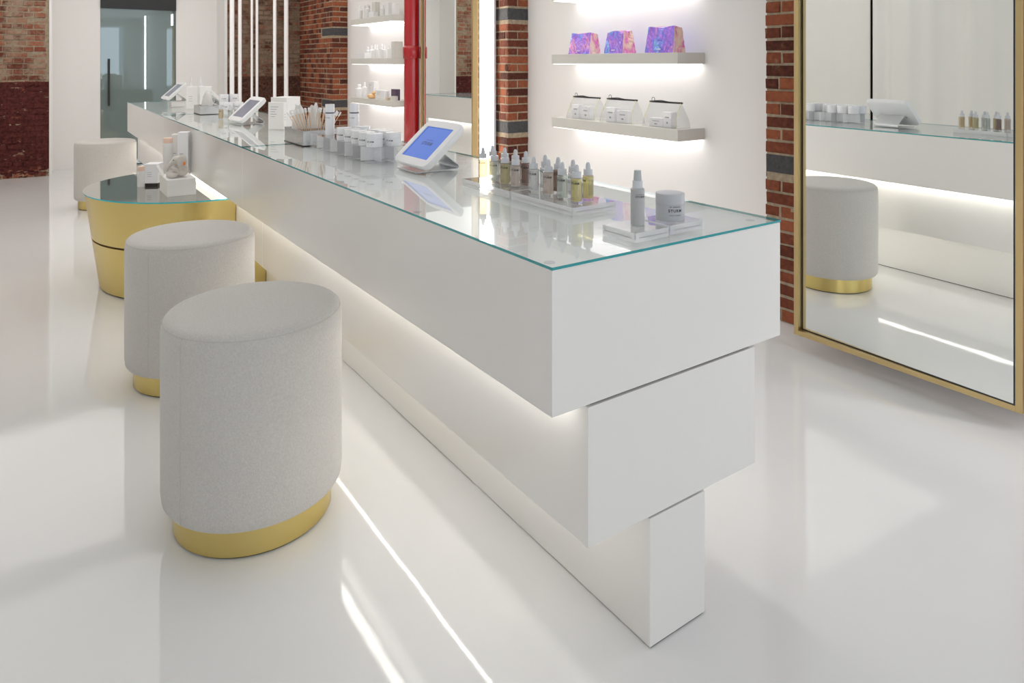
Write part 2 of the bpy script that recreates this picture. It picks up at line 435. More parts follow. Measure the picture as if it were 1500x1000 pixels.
# ------------------------------------------------------------------ brickwork
CH = .0695; BH = .0575
def brick_face(bm, o, u, n, L, H, seed=0, skip=None, stones=(), flip=0, heads=False, rough=.004, ragged=0.0):
    """bricks on the plane through o along unit u, facing n; stones = [(z0, z1, u0, u1)]"""
    rg = random.Random(seed); o = Vector(o); u = Vector(u); n = Vector(n); zz = Vector((0, 0, 1))
    k = 0; z = .006
    def one(a, b, z0, z1, mi):
        dep = rg.uniform(-rough, rough); j = lambda: rg.uniform(-.0018, .0018)
        q = .0035
        back = [(a, z0), (b, z0), (b, z1), (a, z1)]
        fr = [(a + q, z0 + q), (b - q, z0 + q), (b - q, z1 - q), (a + q, z1 - q)]
        vb = [bm.verts.new(o + u * (x + j()) + zz * (y + j()) - n * .02) for x, y in back]
        vm = [bm.verts.new(o + u * (x + j()) + zz * (y + j()) + n * (.001 + dep * .6)) for x, y in back]
        vf = [bm.verts.new(o + u * (x + j()) + zz * (y + j()) + n * (.0055 + dep + j())) for x, y in fr]
        for A, Bb in ((vb, vm), (vm, vf)):
            for i in range(4):
                jn = (i + 1) % 4
                bm.faces.new([A[i], A[jn], Bb[jn], Bb[i]]).material_index = mi
        bm.faces.new(vf).material_index = mi
    while z + BH < H:
        x = 0.0
        st = [s for s in stones if z + BH > s[0] + .01 and z < s[1] - .01]
        header = (k + flip) % 2 == 0 or heads
        step = .104 if header else .212
        x = -rg.uniform(0, .02) if L > .5 else 0.0
        while x < L - .01:
            b = min(x + step - .010, L)
            a = max(x, 0)
            if L - b < .035: b = L
            if b - a > .03 and not any(a < s[3] and b > s[2] for s in st):
                one(a + (rg.uniform(-ragged, ragged) if a == 0 else 0), b + (rg.uniform(-ragged, ragged) if b == L else 0), z, z + BH + rg.uniform(-.003, .002), 0)
            x += step if b < L else 9
        z += CH; k += 1
    for s in stones: one(s[2], s[3], s[0] + .004, s[1] - .004, 2)

ST = ((.795, .90), (1.762, 1.868), (2.73, 2.83))
HT = 3.0
PX = 3.37; WX = 3.575

# near pier (its front runs on behind the standing mirror)
bm = B(); box(bm, PX, 3.75, .35, 2.397, 0, HT, 1)
brick_face(bm, (PX, 2.40, 0), (0, -1, 0), (-1, 0, 0), 2.05, HT, 3, stones=[(a, b, 0, .55) for a, b in ST], rough=.005, ragged=.006)
brick_face(bm, (PX + .004, 2.40, 0), (1, 0, 0), (0, 1, 0), .21, HT, 4)
struct('wall_near_pier', bm, [BRK, MRT, STONE], 'near exposed red brick pier behind the large standing mirror')
# middle pier
bm = B(); box(bm, PX, 3.75, 4.93, 6.10, 0, HT, 1)
brick_face(bm, (PX, 6.10, 0), (0, -1, 0), (-1, 0, 0), 1.172, HT, 5, stones=[(a, b, .93, 1.172) for a, b in ST], flip=1)
brick_face(bm, (PX - .004, 4.93, 0), (1, 0, 0), (0, -1, 0), .207, HT, 6, stones=[(a, b, 0, .207) for a, b in ST], flip=1)
struct('wall_middle_pier', bm, [BRK, MRT, STONE], 'middle exposed brick pier beside the vertical light')
# far pier
bm = B(); box(bm, PX, 3.75, 9.08, 10.60, 0, HT, 1)
brick_face(bm, (PX, 10.44, 0), (0, -1, 0), (-1, 0, 0), 1.36, HT, 8, stones=[(a, b, .95, 1.36) for a, b in ST], heads=True)
brick_face(bm, (PX - .004, 9.08, 0), (1, 0, 0), (0, -1, 0), .207, HT, 9, stones=[(a, b, 0, .207) for a, b in ST])
struct('wall_far_pier', bm, [BRK, MRT, STONE], 'far exposed brick pier in the corner')
# far wall: old brick on the right behind the light tubes
bm = B(); box(bm, 2.335, 3.40, 10.44, 10.70, 0, HT, 1)
brick_face(bm, (2.335, 10.44, 0), (1, 0, 0), (0, -1, 0), 1.05, HT, 11, rough=.007, ragged=.004)
struct('wall_back_brick_right', bm, [BRKR, MRTR, STONE], 'sooty old brick at the far end behind the light tubes')
# far wall: old brick on the left with dark red paint below
bm = B(); box(bm, -2.3, .235, 10.41, 10.85, 0, HT, 1)
brick_face(bm, (-2.3, 10.41, 0), (1, 0, 0), (0, -1, 0), 2.50, HT, 12, rough=.006, ragged=.012)
struct('wall_back_brick_left', bm, [BRKF, MRTF, STONE], 'old brick at the far left, painted dark red below')
bm = B(); box(bm, .236, .266, 10.40, 10.93, 0, HT)
struct('trim_1', bm, WALL, 'plastered edge of the far left brick')

# white walls
bm = B()
box(bm, .25, .822, 10.92, 11.1, 0, HT); box(bm, 1.752, 2.32, 10.92, 11.1, 0, HT); box(bm, .80, 1.78, 10.92, 11.1, 2.40, HT)
struct('wall_back', bm, WALL)
bm = B(); box(bm, 2.297, 2.334, 10.43, 10.93, 0, HT); struct('trim_2', bm, WALL, 'white return beside the far right brick')
bm = B(); box(bm, WX, 3.8, 2.40, 4.93, 0, HT); box(bm, WX, 3.8, 6.10, 9.08, 0, HT); box(bm, WX - .15, 3.8, -7, .35, 0, HT)
struct('wall_right', bm, WALL)
bm = B(); box(bm, -2.30, -2.15, -7, 10.9, 0, HT); struct('wall_left', bm, WALL)
bm = B(); box(bm, -2.3, -1.6, -7.15, -7, 0, HT); box(bm, 2.9, 3.8, -7.15, -7, 0, HT); box(bm, -1.6, 2.9, -7.15, -7, 0, .5); box(bm, -1.6, 2.9, -7.15, -7, 2.7, HT)
struct('wall_front', bm, WALL)
bm = B(); box(bm, -1.6, 2.9, -7.12, -7.1, .5, 2.7); w = struct('window_1', bm, WINL, 'tall daylit shop window at the street end')
bm = B(); box(bm, -2.4, 3.9, -7.2, 11.2, -.1, 0); struct('floor', bm, FLOOR, 'glossy poured white floor')
bm = B(); box(bm, -2.4, 3.9, -7.2, 11.2, HT, HT + .1); struct('ceiling', bm, CEIL)

# glowing ceiling panels, added out of view above the frame for soft fill light
for i, (y0, y1) in enumerate(((-5.6, -1.4), (-1.0, 3.2), (3.6, 7.0), (7.4, 10.2))):
    t = thing('ceiling_fill_panel', ['added ceiling fill panel near the shop window', 'added ceiling fill panel over the near end of the white counter', 'added ceiling fill panel over the middle of the white counter', 'added ceiling fill panel over the far end of the room'][i], 'fill light', (0, (y0 + y1) / 2, HT), 0, 'added ceiling fill panels')
    h = (y1 - y0) / 2
    bm = B(); box(bm, -1.2, 3.2, -h, h, -.03, -.02); obj('diffuser', bm, CEILS[i], t)
    bm = B()
    for a in ((-1.23, -1.2, -h - .03, h + .03), (3.2, 3.23, -h - .03, h + .03), (-1.2, 3.2, -h - .03, -h), (-1.2, 3.2, h, h + .03)): box(bm, *a, -.04, 0)
    obj('frame', bm, WALL, t)

# glass door
bm = B(); box(bm, .824, 1.750, 10.925, 10.937, .012, 2.134); d = struct('door_1', bm, DGLASS, 'grey green glass door at the far end with a black bar handle')
bm = B(); box(bm, -.012, .012, -.045, -.021, .817, 1.452); box(bm, -.006, .006, -.03, 0, .87, .90); box(bm, -.006, .006, -.03, 0, 1.37, 1.40)
obj('door_handle', bm, BLACK, d, (.921, 10.925, 0))
bm = B(); box(bm, .822, 1.752, 10.90, 10.96, 2.134, 2.40); struct('trim_3', bm, BLACK, 'black header over the glass door')
bm = B(); box(bm, .80, 1.80, 11.08, 11.1, 0, 2.4); struct('trim_4', bm, GAP)

# ------------------------------------------------------------------ counter
Y0, YE = 1.193, 8.873
seams = [Y0, 3.817, 6.40, YE]
ct = thing('display_counter', 'long stepped white display counter running down the middle of the room', 'counter', (1.333, 5.03, 0))
def cpart(name, x0, x1, z0, z1, mat=CNTR, y0=None, y1=None, bev=.0012):
    bm = B(); box(bm, x0 - 1.333, x1 - 1.333, (y0 if y0 is not None else Y0) - 5.03, (y1 if y1 is not None else YE) - 5.03, z0, z1)
    return obj(name, bm, mat, ct, bevel=bev)
for a, b in zip(seams[:-1], seams[1:]):
    g = .0006
    cpart('upper_tier', .929, 1.738, .637, .9525, y0=a + (g if a != Y0 else 0), y1=b - (g if b != YE else 0))
    cpart('middle_tier', 1.031, 1.625, .3165, .6305, y0=a + (g if a != Y0 else 0), y1=b - (g if b != YE else 0))
    cpart('base_tier', 1.225, 1.4215, .004, .311, y0=a + (g if a != Y0 else 0), y1=b - (g if b != YE else 0))
cpart('white_top_panel', .931, 1.736, .9520, .9530, P('bright white top panel', (.95, .95, .945), .3), bev=0)
cpart('gap_shade_fill', 1.045, 1.611, .629, .639, GAP, Y0 + .01, YE - .01, 0)  # recessed fill, coloured dark for the gap shadow between the tiers
cpart('gap_shade_fill', 1.235, 1.412, .309, .318, GAP, Y0 + .01, YE - .01, 0)
cpart('plinth', 1.230, 1.4165, .0, .005, GAP, Y0 + .003, YE - .003, 0)
for x0, x1, z, ys in ((.985, 1.018, .6365, .06), (1.638, 1.671, .6365, .06), (1.053, 1.058, .316, .06), (1.598, 1.603, .316, .35)):
    cpart('light_strip', x0, x1, z - .004, z, LEDW if x1 - x0 > .01 else LEDT, Y0 + ys, YE - .06, 0)
# glass sheets
gs = [Y0 - .002, 3.84, 6.54, YE]
for i, (a, b) in enumerate(zip(gs[:-1], gs[1:])):
    L = b - a
    t = thing('glass_countertop', ['clear glass sheet covering the near third of the white counter top', 'clear glass sheet covering the middle third of the white counter top', 'clear glass sheet covering the far third of the white counter top'][i], 'glass top', (1.3335, a, .9540), 0, 'glass sheets on the counter')
    bm = B(); g = .001 if i < 2 else 0
    v = box(bm, -.4055, .4055, 0, L - g, 0, .0065)
    bm.faces.ensure_lookup_table()
    for f in bm.faces:
        f.normal_update()
        f.material_index = 1 if abs(f.normal.z) < .5 else (0 if f.calc_center_median().z > .003 else 2)
    obj('glass_sheet', bm, [TOPG, TEAL, UNDG], t)
    for px, py in ((-.37, .055), (.355, .065), (.377, .70), (-.37, .70), (.377, 1.4), (-.37, 1.4), (-.37, 2.1), (.377, 2.1)):
        bm = B(); lathe(bm, closed([(.0125, 0), (.0125, .0009)]), 20, (px, py, -.00095))
        obj('bumper_disc', bm, GREYCAP, t)

# ------------------------------------------------------------------ stools
def stool():
    t = thing('round_stool', 'stool', 'stool')
    prof = [(.245, .088), (.256, .090), (.2635, .100), (.2665, .125)]
    for k in range(1, 8): prof.append((.2665, .125 + k * .06))
    prof += [(.266, .598), (.2645, .612), (.2595, .626), (.2525, .6345), (.240, .6395), (.20, .642), (.12, .643), (.05, .6435)]
    bm = B(); lathe(bm, [(0, .088)] + prof + [(0, .6435)], 96)
    s = obj('upholstered_body', bm, FAB, t, smooth=True)
    # piping seam round the top and one upright seam
    bm = B(); n = 96; pts = [(.2607 * math.cos(2 * PI * i / n), .2607 * math.sin(2 * PI * i / n), .6245) for i in range(n + 1)]
    tube(bm, pts, .0013, 6, cap=False)
    a = R(-152); tube(bm, [(.2668 * math.cos(a), .2668 * math.sin(a), z) for z in (.10, .2, .35, .5, .60)] + [(.2607 * math.cos(a), .2607 * math.sin(a), .6245)], .0009, 6)
    obj('seam', bm, P('seam thread', (.56, .54, .51), .9), t)
    bm = B(); lathe(bm, closed([(.2325, .006), (.2325, .090)]), 96)
    obj('brass_base', bm, GOLD, t, smooth=True)
    bm = B(); lathe(bm, closed([(.226, 0), (.226, .008)]), 64); obj('shadow_gap_disc', bm, DARKP, t)  # dark disc paints the shadow gap between brass base and floor
    return t
st0 = stool(); G = 'round stools at the counter'
def polar(D, th):
    a = R(34.6546) + R(th); return (D * math.sin(a), D * math.cos(a), 0)
st0.location = polar(2.355, -20.1); st0['group'] = G
st0['label'] = 'nearest round off-white fabric stool with a brass base, in front of the counter'
dup(st0, polar(3.479, -24.49), R(14), 'second round off-white fabric stool with a brass base, in front of the gold table', G)
dup(st0, polar(7.94, -30.02), R(-20), 'farthest round off-white fabric stool, standing beyond the gold table', G)
dup(st0, (2.0565, 2.601, 0), R(180), 'round off-white stool on the back side of the counter, seen in the big mirror', G)

# ------------------------------------------------------------------ gold table
t = thing('gold_side_table', 'low half-oval brass table with a glass top, joined to the counter front', 'table', (.95, 5.07, 0))
def dshape(ax, ay, xr, n=48):
    pts = [(-ax * math.cos(R(90) * 0) * 0, 0)] if False else []
    for i in range(n + 1):
        a = PI / 2 + PI * i / n
        pts.append((ax * math.cos(a), ay * math.sin(a)))
    pts.append((xr, -ay)); pts.append((xr, ay))
    return pts
def sc(z):  # half width and half depth at height z
    k = z / .595
    return .572 + (.655 - .572) * k, .612 + (.70 - .612) * k
def shell(name, z0, z1, xr, mat, ins=0):
    a0, b0 = sc(z0); a1, b1 = sc(z1)
    bm = B(); prism(bm, dshape(a0 - ins, b0 - ins, xr), z0, z1, top_pts=dshape(a1 - ins, b1 - ins, xr))
    return obj(name, bm, mat, t, smooth=True)
shell('upper_shell', .316, .592, .078, GOLD); shell('lower_shell', .010, .304, .272, GOLD)
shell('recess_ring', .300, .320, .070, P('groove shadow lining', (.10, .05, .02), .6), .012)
shell('plinth', 0, .012, .270, DARKP, .012)
bm = B(); a1, b1 = sc(.595); prism(bm, dshape(a1 + .006, b1 + .006, .078, 72), .592, .600, 0, side_mi=1)
obj('glass_top', bm, [TGLASS, P('bright teal glass edge', (.02, .50, .58), .15, coat=.5)], t)

# ------------------------------------------------------------------ standing mirrors
def mirror(label, mid, rot, width, z0, ztop, fr, reach=.25, gl=0.0, grp='standing brass mirrors'):
    t = thing('standing_mirror', label, 'mirror', (mid[0], mid[1], 0), rot, grp)
    h = width / 2
    bm = B(); dp = .055
    box(bm, 0, dp, -h, -h + fr, z0, ztop); box(bm, 0, dp, h - fr, h, z0, ztop)
    box(bm, 0, dp, -h + fr, h - fr, z0, z0 + fr); box(bm, 0, dp, -h + fr, h - fr, ztop - fr, ztop)
    obj('brass_frame', bm, BRASS, t, bevel=.0008)
    bm = B(); box(bm, -.002, .002, -h + fr * .9, h - fr * .9, z0 + fr * .9, ztop - fr * .9)
    obj('mirror_glass', bm, MIRR, t, (.0185, 0, 0), gl)   # the glass sits a touch askew in its rebate
    bm = B(); w2 = h - fr - .0015; g = .0045
    for y0, y1, za, zb in ((-w2, -w2 + g, z0 + fr, ztop - fr), (w2 - g, w2, z0 + fr, ztop - fr), (-w2 + g, w2 - g, z0 + fr, z0 + fr + g)): box(bm, -.0045, -.0022, y0, y1, za, zb)
    obj('black_gasket', bm, BLACK, t, (.0185, 0, 0), gl)
    bm = B(); box(bm, .050, .0545, -h + fr, h - fr, z0 + fr, ztop - fr); obj('backing', bm, DARKP, t)
    for y in (-h * .6, h * .6):
        bm = B(); box(bm, .054, reach, y - .03, y + .03, .9, 1.0); obj('wall_bracket', bm, DARKP, t)
    return t
mirror('large brass framed mirror at the right edge, standing before the near brick pier', (3.092, 1.567), 0.0, .960, .073, 2.35, .023, .262, R(-1.85))
mirror('tall brass framed mirror between the red pipe and the vertical light', (3.150, 5.633), R(.3), .97, .08, 2.40, .026, .208)

# vertical wall lights
def vlight(label, y, w=.15, m=None):
    t = thing('vertical_light', label, 'wall light', (3.352, y, 0), 0, 'vertical wall lights')
    bm = B(); box(bm, -.022, .0, -w / 2, w / 2, 0, 2.75)
    obj('housing', bm, P('white metal housing', (.75, .74, .78), .4), t, bevel=.002)
    bm = B(); box(bm, -.062, -.0215, -w * .33, w * .33, .04, 2.73); obj('diffuser', bm, m or LEDV, t)
    return t
vlight('tall white vertical light strip between a brass mirror and the middle brick pier', 5.192, .20)
v2 = vlight('tall white vertical light strip just past the large mirror, outside the right edge', .60, .17, LEDN)
v3 = dup(v2, (3.415, -5.2, .35), None, 'tall white vertical light strip near the shop window', 'vertical wall lights')

# hanging light tubes before the far brick
for i, (a, b) in enumerate(((2.336, 2.399), (2.463, 2.513), (2.620, 2.652), (2.704, 2.741), (2.932, 2.980), (3.107, 3.171))):
    y = 10.15 + (.06 if i % 2 else 0)
    t = thing('light_tube', ['leftmost white vertical light tube before the far brick wall', 'second white vertical light tube from the left before the far brick', 'third thin white vertical light tube from the left before the far brick', 'fourth thin white vertical light tube from the left before the far brick', 'fifth white vertical light tube from the left before the far brick', 'rightmost white vertical light tube, next to the brick corner'][i], 'light tube', ((a + b) / 2 * .985, y, 0), 0, 'vertical light tubes at the far end')
    r = (b - a) / 2 * .96
    bm = B(); lathe(bm, closed([(r, .06), (r, 2.9)]), 20); obj('tube', bm, TUBEM, t, smooth=True)
    bm = B(); lathe(bm, closed([(r * 1.3, 0), (r * 1.3, .06)]), 20); obj('foot_cap', bm, WPLA, t, smooth=True)

# red pipe
t = thing('red_pipe', 'thick glossy red vertical pipe with a coupling between the far shelves and a mirror', 'pipe', (3.130, 6.262, 0))
bm = B(); lathe(bm, closed([(.0775, 0), (.0775, HT - .002)]), 40); obj('pipe', bm, RED, t, smooth=True)
for z in (.35, 1.435, 2.55):
    bm = B(); lathe(bm, closed([(.079, z), (.085, z + .004), (.089, z + .012), (.089, z + .112), (.085, z + .122), (.079, z + .127)]), 40)
    obj('coupling', bm, RED, t, smooth=True)

# ------------------------------------------------------------------ wall shelves
def shelf(label, y0, y1, z0, z1, grp):
    t = thing('wall_shelf', label, 'shelf', (WX, (y0 + y1) / 2, z0), 0, grp)
    h = (y1 - y0) / 2; H = z1 - z0; D = WX - 3.3237
    bm = B(); box(bm, -D, -.0005, -h, h, 0.006, H); obj('shelf_board', bm, SHELF, t, bevel=.0015)
    bm = B(); box(bm, -D + .012, -.012, -h + .012, h - .012, .001, .006); obj('underside_light_panel', bm, SHLED2, t)
    bm = B(); box(bm, -.03, -.014, -h + .03, h - .03, -.004, .001); obj('light_strip', bm, SHLED, t)
    return t
SHLED2 = P('white diffuser lip', (.85, .84, .84), .5, emit=(1, .97, .95), es=1.5)
g1, g2 = 'shelves on the white wall behind the counter', 'shelves beside the red pipe'
NS = (('lower wall shelf of the near set, holding clear zip pouches', .903, .982), ('middle wall shelf of the near set, holding iridescent bags', 1.386, 1.463), ('top wall shelf of the near set, only its lit underside showing', 1.868, 1.945))
for l, a, b in NS: shelf(l, 3.0, 4.273, a, b, g1)
FS = (('lowest wall shelf beside the red pipe', .9015, .9765), ('middle wall shelf beside the red pipe, crowded with bottles', 1.376, 1.4505), ('top wall shelf beside the red pipe', 1.857, 1.932))
for l, a, b in FS: shelf(l, 7.124, 8.34, a, b, g2)

# iridescent bags
def bag(label, y0, y1, xb, h, seed):
    t = thing('cosmetic_bag', label, 'bag', (3.345, (y0 + y1) / 2, 1.4635), 0, 'iridescent bags on the middle near shelf')
    w = (y1 - y0) / 2; rg = random.Random(seed); D = xb - 3.345
    bm = B(); nu, nv = 14, 9
    def ring(k):
        s = k / nv; pts = []
        tw = 1 - .10 * s; td = 1 - .42 * s ** 1.2; xc = D / 2
        for side in range(4):
            for i in range(nu):
                q = i / nu
                c = [(-1, -1), (-1, 1), (1, 1), (1, -1), (-1, -1)]
                a, b2 = c[side], c[side + 1]
                ux = a[0] + (b2[0] - a[0]) * q; uy = a[1] + (b2[1] - a[1]) * q
                wob = .006 * s * math.sin(9 * q + side * 2 + seed) + rg.uniform(-.002, .002) * (s > 0)
                gus = -.018 * s * (1 - abs(2 * q - 1)) if side in (1, 3) else 0
                pts.append((xc + ux * D / 2 * td + wob, uy * (w * tw + gus), h * s + (.006 * math.sin(7 * q + side + seed) if k == nv else 0)))
        return [bm.verts.new(p) for p in pts]
    rs = [ring(k) for k in range(nv + 1)]; n = 4 * nu
    for a, b2 in zip(rs[:-1], rs[1:]):
        for i in range(n):
            bm.faces.new([a[i], a[(i + 1) % n], b2[(i + 1) % n], b2[i]])
    bm.faces.new(rs[0][::-1]); bm.faces.new(rs[-1])
    obj('vinyl_body', bm, irid_mat(seed), t)
    bm = B(); tube(bm, [(D / 2 - .012, -w * .86, h + .002), (D / 2, 0, h + .004), (D / 2 + .01, w * .86, h + .001)], .004, 6)
    obj('zip_edge', bm, P('pink zip edge', (.85, .45, .62), .35), t)
    bm = B()
    fn = lambda x, y: (-.0025 + .095 * (D) * 0 + .0, -x, .035 + y)
    box(bm, -.002, -.0005, -.018, .018, .020, .026)
    obj('label_print', bm, WPLA, t)
    return t
bag('leftmost iridescent purple bag on the middle near shelf', 3.86, 4.095, 3.455, .150, 1.3)
bag('middle iridescent blue and pink bag on the middle near shelf', 3.515, 3.70, 3.475, .152, 4.1)
bag('rightmost and largest iridescent purple bag on the middle near shelf', 3.06, 3.305, 3.46, .165, 7.7)

# clear zip pouches with white packs inside
def pouch(label, y0, y1, zs, packs, plabel):
    ym = (y0 + y1) / 2
    t = thing('clear_pouch', label, 'pouch', (3.36, ym, .9825), 0, 'clear pouches on the lower near shelf')
    w = (y1 - y0) / 2; D = .13; h = .158
    bm = B(); n = 8
    lo = [(-0, -w - .01), (0, w + .01), (D, w + .01), (D, -w - .01)]
    hi = [(D / 2 - .004, -w * .93), (D / 2 - .004, w * .93), (D / 2 + .004, w * .93), (D / 2 + .004, -w * .93)]
    prev = None
    for k in range(n + 1):
        s = k / n; e = s ** 1.5
        r = [bm.verts.new((a[0] + (b[0] - a[0]) * e + rnd.uniform(-.002, .002), a[1] + (b[1] - a[1]) * e, h * s)) for a, b in zip(lo, hi)]
        if prev:
            for i in range(4): bm.faces.new([prev[i], prev[(i + 1) % 4], r[(i + 1) % 4], r[i]])
        prev = r
    obj('vinyl_body', bm, POUCH, t)
    bm = B(); box(bm, D / 2 - .005, D / 2 + .005, -w, w, h - .004, h + .007); obj('zip', bm, BLK_TAPE, t)
    bm = B(); c = (D / 2 - .006, w * .75, h + .018); tube(bm, [(c[0], c[1] + .013 * math.cos(a), c[2] + .013 * math.sin(a)) for a in [2 * PI * i / 14 for i in range(15)]], .0018, 6, cap=False)
    tube(bm, [(D / 2 - .008, w * .70, h + .008), (D / 2 - .010, w * .2, h + .012), (D / 2 - .008, -w * .3, h + .004)], .0035, 6)
    obj('zip_cord', bm, BLK_TAPE, t)
    for sy in (-1, 1):
        bm = B(); tube(bm, [(.001, sy * (w + .009), .0), (D * .10, sy * (w * .99), h * .4), (D / 2 - .004, sy * w * .93, h)], .002, 6); obj('piping', bm, YEL, t)
    for k, (dy, dx, ww, dd, hh, rr) in enumerate(packs):
        bm = B(); box(bm, -dd / 2, dd / 2, -ww / 2, ww / 2, 0, hh)
        o = obj('product_carton', bm, WCARD2, None, (3.36 + dx, ym + dy, .9835), R(rr), bevel=.0015)
        tag(o, plabel[k], 'carton', 'white cartons in the clear pouches')
        bm = B(); box(bm, -dd / 2 - .0006, -dd / 2 - .0001, -ww * .25, ww * .25, hh * .62, hh * .70); obj('print', bm, GPRINT, o); bm = B(); box(bm, -dd / 2 - .0006, -dd / 2 - .0001, -ww * .1, ww * .1, hh * .25, hh * .38)
        obj('print', bm, GPRINT, o)
pouch('leftmost clear zip pouch on the lower near shelf', 3.83, 4.13, 0, [(.08, .045, .07, .05, .105, 8), (-.03, .05, .10, .04, .095, -6)], ['white carton at the left inside the leftmost clear pouch', 'white carton at the right inside the leftmost clear pouch'])
pouch('middle clear zip pouch on the lower near shelf', 3.455, 3.755, 0, [(.07, .045, .09, .05, .10, 0), (-.045, .05, .10, .05, .085, 5)], ['white carton at the left inside the middle clear pouch', 'white carton at the right inside the middle clear pouch'])
pouch('rightmost clear zip pouch on the lower near shelf', 3.055, 3.335, 0, [(.05, .05, .12, .05, .055, 0), (-.06, .04, .07, .05, .10, -4)], ['low white carton lying inside the rightmost clear pouch', 'upright white carton inside the rightmost clear pouch'])

# ------------------------------------------------------------------ counter-top goods
ZT = .9606
def acrylic(name, label, x0, x1, y0, y1, h, cat='display block', grp=None, z=ZT + .0002, inner=True, rz=0):
    t = thing(name, label, cat, ((x0 + x1) / 2, (y0 + y1) / 2, z), rz, grp)
    a, b = (x1 - x0) / 2, (y1 - y0) / 2
    bm = B(); box(bm, -a, a, -b, b, 0, h)
    for f in bm.faces:
        f.normal_update(); f.material_index = 0 if abs(f.normal.z) > .5 else 1
    obj('acrylic_body', bm, [ACRYL, ACRYE if inner else ACRYR], t, bevel=.0012)
    if inner:
        e = .0006
        for sx in (-1, 1):
            bm = B(); box(bm, sx * (a + e) - .0004, sx * (a + e) + .0004, -b + .014, b - .014, h * .42, h * .50); obj('seam_line', bm, SEAMG, t)
        for sy in (-1, 1):
            bm = B(); box(bm, -a + .014, a - .014, sy * (b + e) - .0004, sy * (b + e) + .0004, h * .42, h * .50); obj('seam_line', bm, SEAMG, t)
        for sx in (-1, 1):
            for sy in (-1, 1):
                bm = B(); lathe(bm, closed([(.0016, h * .30), (.0016, h * .80)]), 10, (sx * (a - .0045), sy * (b - .0045), 0)); obj('corner_pin', bm, PINM, t)
    return t
TR = 'acrylic display slabs'
acrylic('acrylic_slab', 'long clear acrylic slab under the nearer eight dropper bottles', 1.284, 1.452, 1.553, 1.862, .0242, grp=TR)
acrylic('acrylic_slab', 'clear acrylic slab under the farther eight dropper bottles', 1.284, 1.452, 1.872, 2.17, .0242, grp=TR)
acrylic('acrylic_slab', 'small clear acrylic slab under the grey spray bottle', 1.217, 1.335, 1.235, 1.352, .0242, grp=TR)
acrylic('acrylic_slab', 'small clear acrylic slab under the grey cream jar at the near end', 1.348, 1.472, 1.243, 1.352, .0242, grp=TR)
ZS = ZT + .0248

def dropper(liq, text='STURM'):
    t = thing('dropper_bottle', 'x', 'dropper bottle')
    r = .0170
    bm = B(); lathe(bm, [(0, 0), (r - .001, 0), (r, .001), (r, .0715), (r - .0012, .0745), (.0125, .0765), (.0125, .080)], 28)
    obj('glass_bottle', bm, CLEARG, t, smooth=True)
    bm = B(); lathe(bm, closed([(r - .0018, .0065), (r - .0018, .0725)]), 28); obj('serum', bm, liq, t, smooth=True)
    bm = B(); lathe(bm, closed([(.0135, .0755), (.0138, .077), (.0138, .091), (.0130, .0925)]), 28); obj('collar', bm, GREYCAP, t, smooth=True)
    bm = B(); lathe(bm, [(0, .0915), (.0075, .0915), (.0072, .100), (.0066, .106), (.0056, .1105), (.003, .1135), (0, .1142)], 20); obj('rubber_bulb', bm, RUBBER, t, smooth=True)
    a0 = R(212)
    bm = B()
    add_text(bm, text, .0084, on_cyl(r + .00025, .0595, a0), 1.12, .035)
    for k, (z, w) in enumerate(((.066, .016), (.052, .006), (.047, .010), (.0425, .007), (.017, .012), (.013, .016))):
        n = 6
        for i in range(n):
            c = on_cyl(r + .00025, 0, a0)
            x0, x1 = -.012 + w * i / n, -.012 + w * (i + .6) / n
            v = [bm.verts.new(c(x, y)) for x, y in ((x0, z), (x1, z), (x1, z + .0011), (x0, z + .0011))]
            bm.faces.new(v)
    # fine print down the back
    for i in range(14):
        z = .018 + i * .0034; c = on_cyl(r + .00025, 0, a0 + PI * .62)
        for q in range(3):
            v = [bm.verts.new(c(x, y)) for x, y in ((-.010 + q * .007, z), (-.005 + q * .007, z), (-.005 + q * .007, z + .001), (-.010 + q * .007, z + .001))]
            bm.faces.new(v)
    tear('printed_lettering', bm, PRINT, t)
    return t
protos = {}
DG = 'dropper bottles on the acrylic slabs'
XF, XB = 1.338, 1.397
near, far = 'nearer acrylic slab', 'farther acrylic slab'
drops = [
    (L_YEL, XF, 1.600, 'bright yellow dropper bottle at the front near corner, ' + near),
    (L_CLR, XF, 1.668, 'clear greenish dropper bottle, second from near end, front row, ' + near),
    (L_PNK, XF, 1.736, 'pinkish brown dropper bottle, third from near end, front row, ' + near),
    (L_WHT, XF, 1.814, 'milky clear dropper bottle far end, front row, ' + near),
    (L_YEL, XB, 1.617, 'bright yellow dropper bottle with fine print, back near corner, ' + near),
    (L_WHT, XB, 1.688, 'clear dropper bottle, second from near end, back row, ' + near),
    (L_BRN, XB, 1.762, 'dark reddish dropper bottle, third from near end, back row, ' + near),
    (L_WHT, XB, 1.830, 'clear dropper bottle far end, back row, ' + near),
    (L_PNK, XF, 1.914, 'pinkish beige dropper bottle near end, front row, ' + far),
    (L_OLV, XF, 1.976, 'olive gold dropper bottle, second from near end, front row, ' + far),
    (L_CLR, XF, 2.042, 'clear greenish dropper bottle, third from near end, front row, ' + far),
    (L_AMB, XF, 2.117, 'pale amber dropper bottle far end, front row, ' + far),
    (L_BRN, XB, 1.938, 'dark brown dropper bottle near end, back row, ' + far),
    (L_CLR, XB, 2.000, 'clear dropper bottle, second from near end, back row, ' + far),
    (L_OLV, XB, 2.066, 'olive gold dropper bottle, third from near end, back row, ' + far),
    (L_AMB, XB, 2.146, 'pale amber dropper bottle far end, back row, ' + far)]
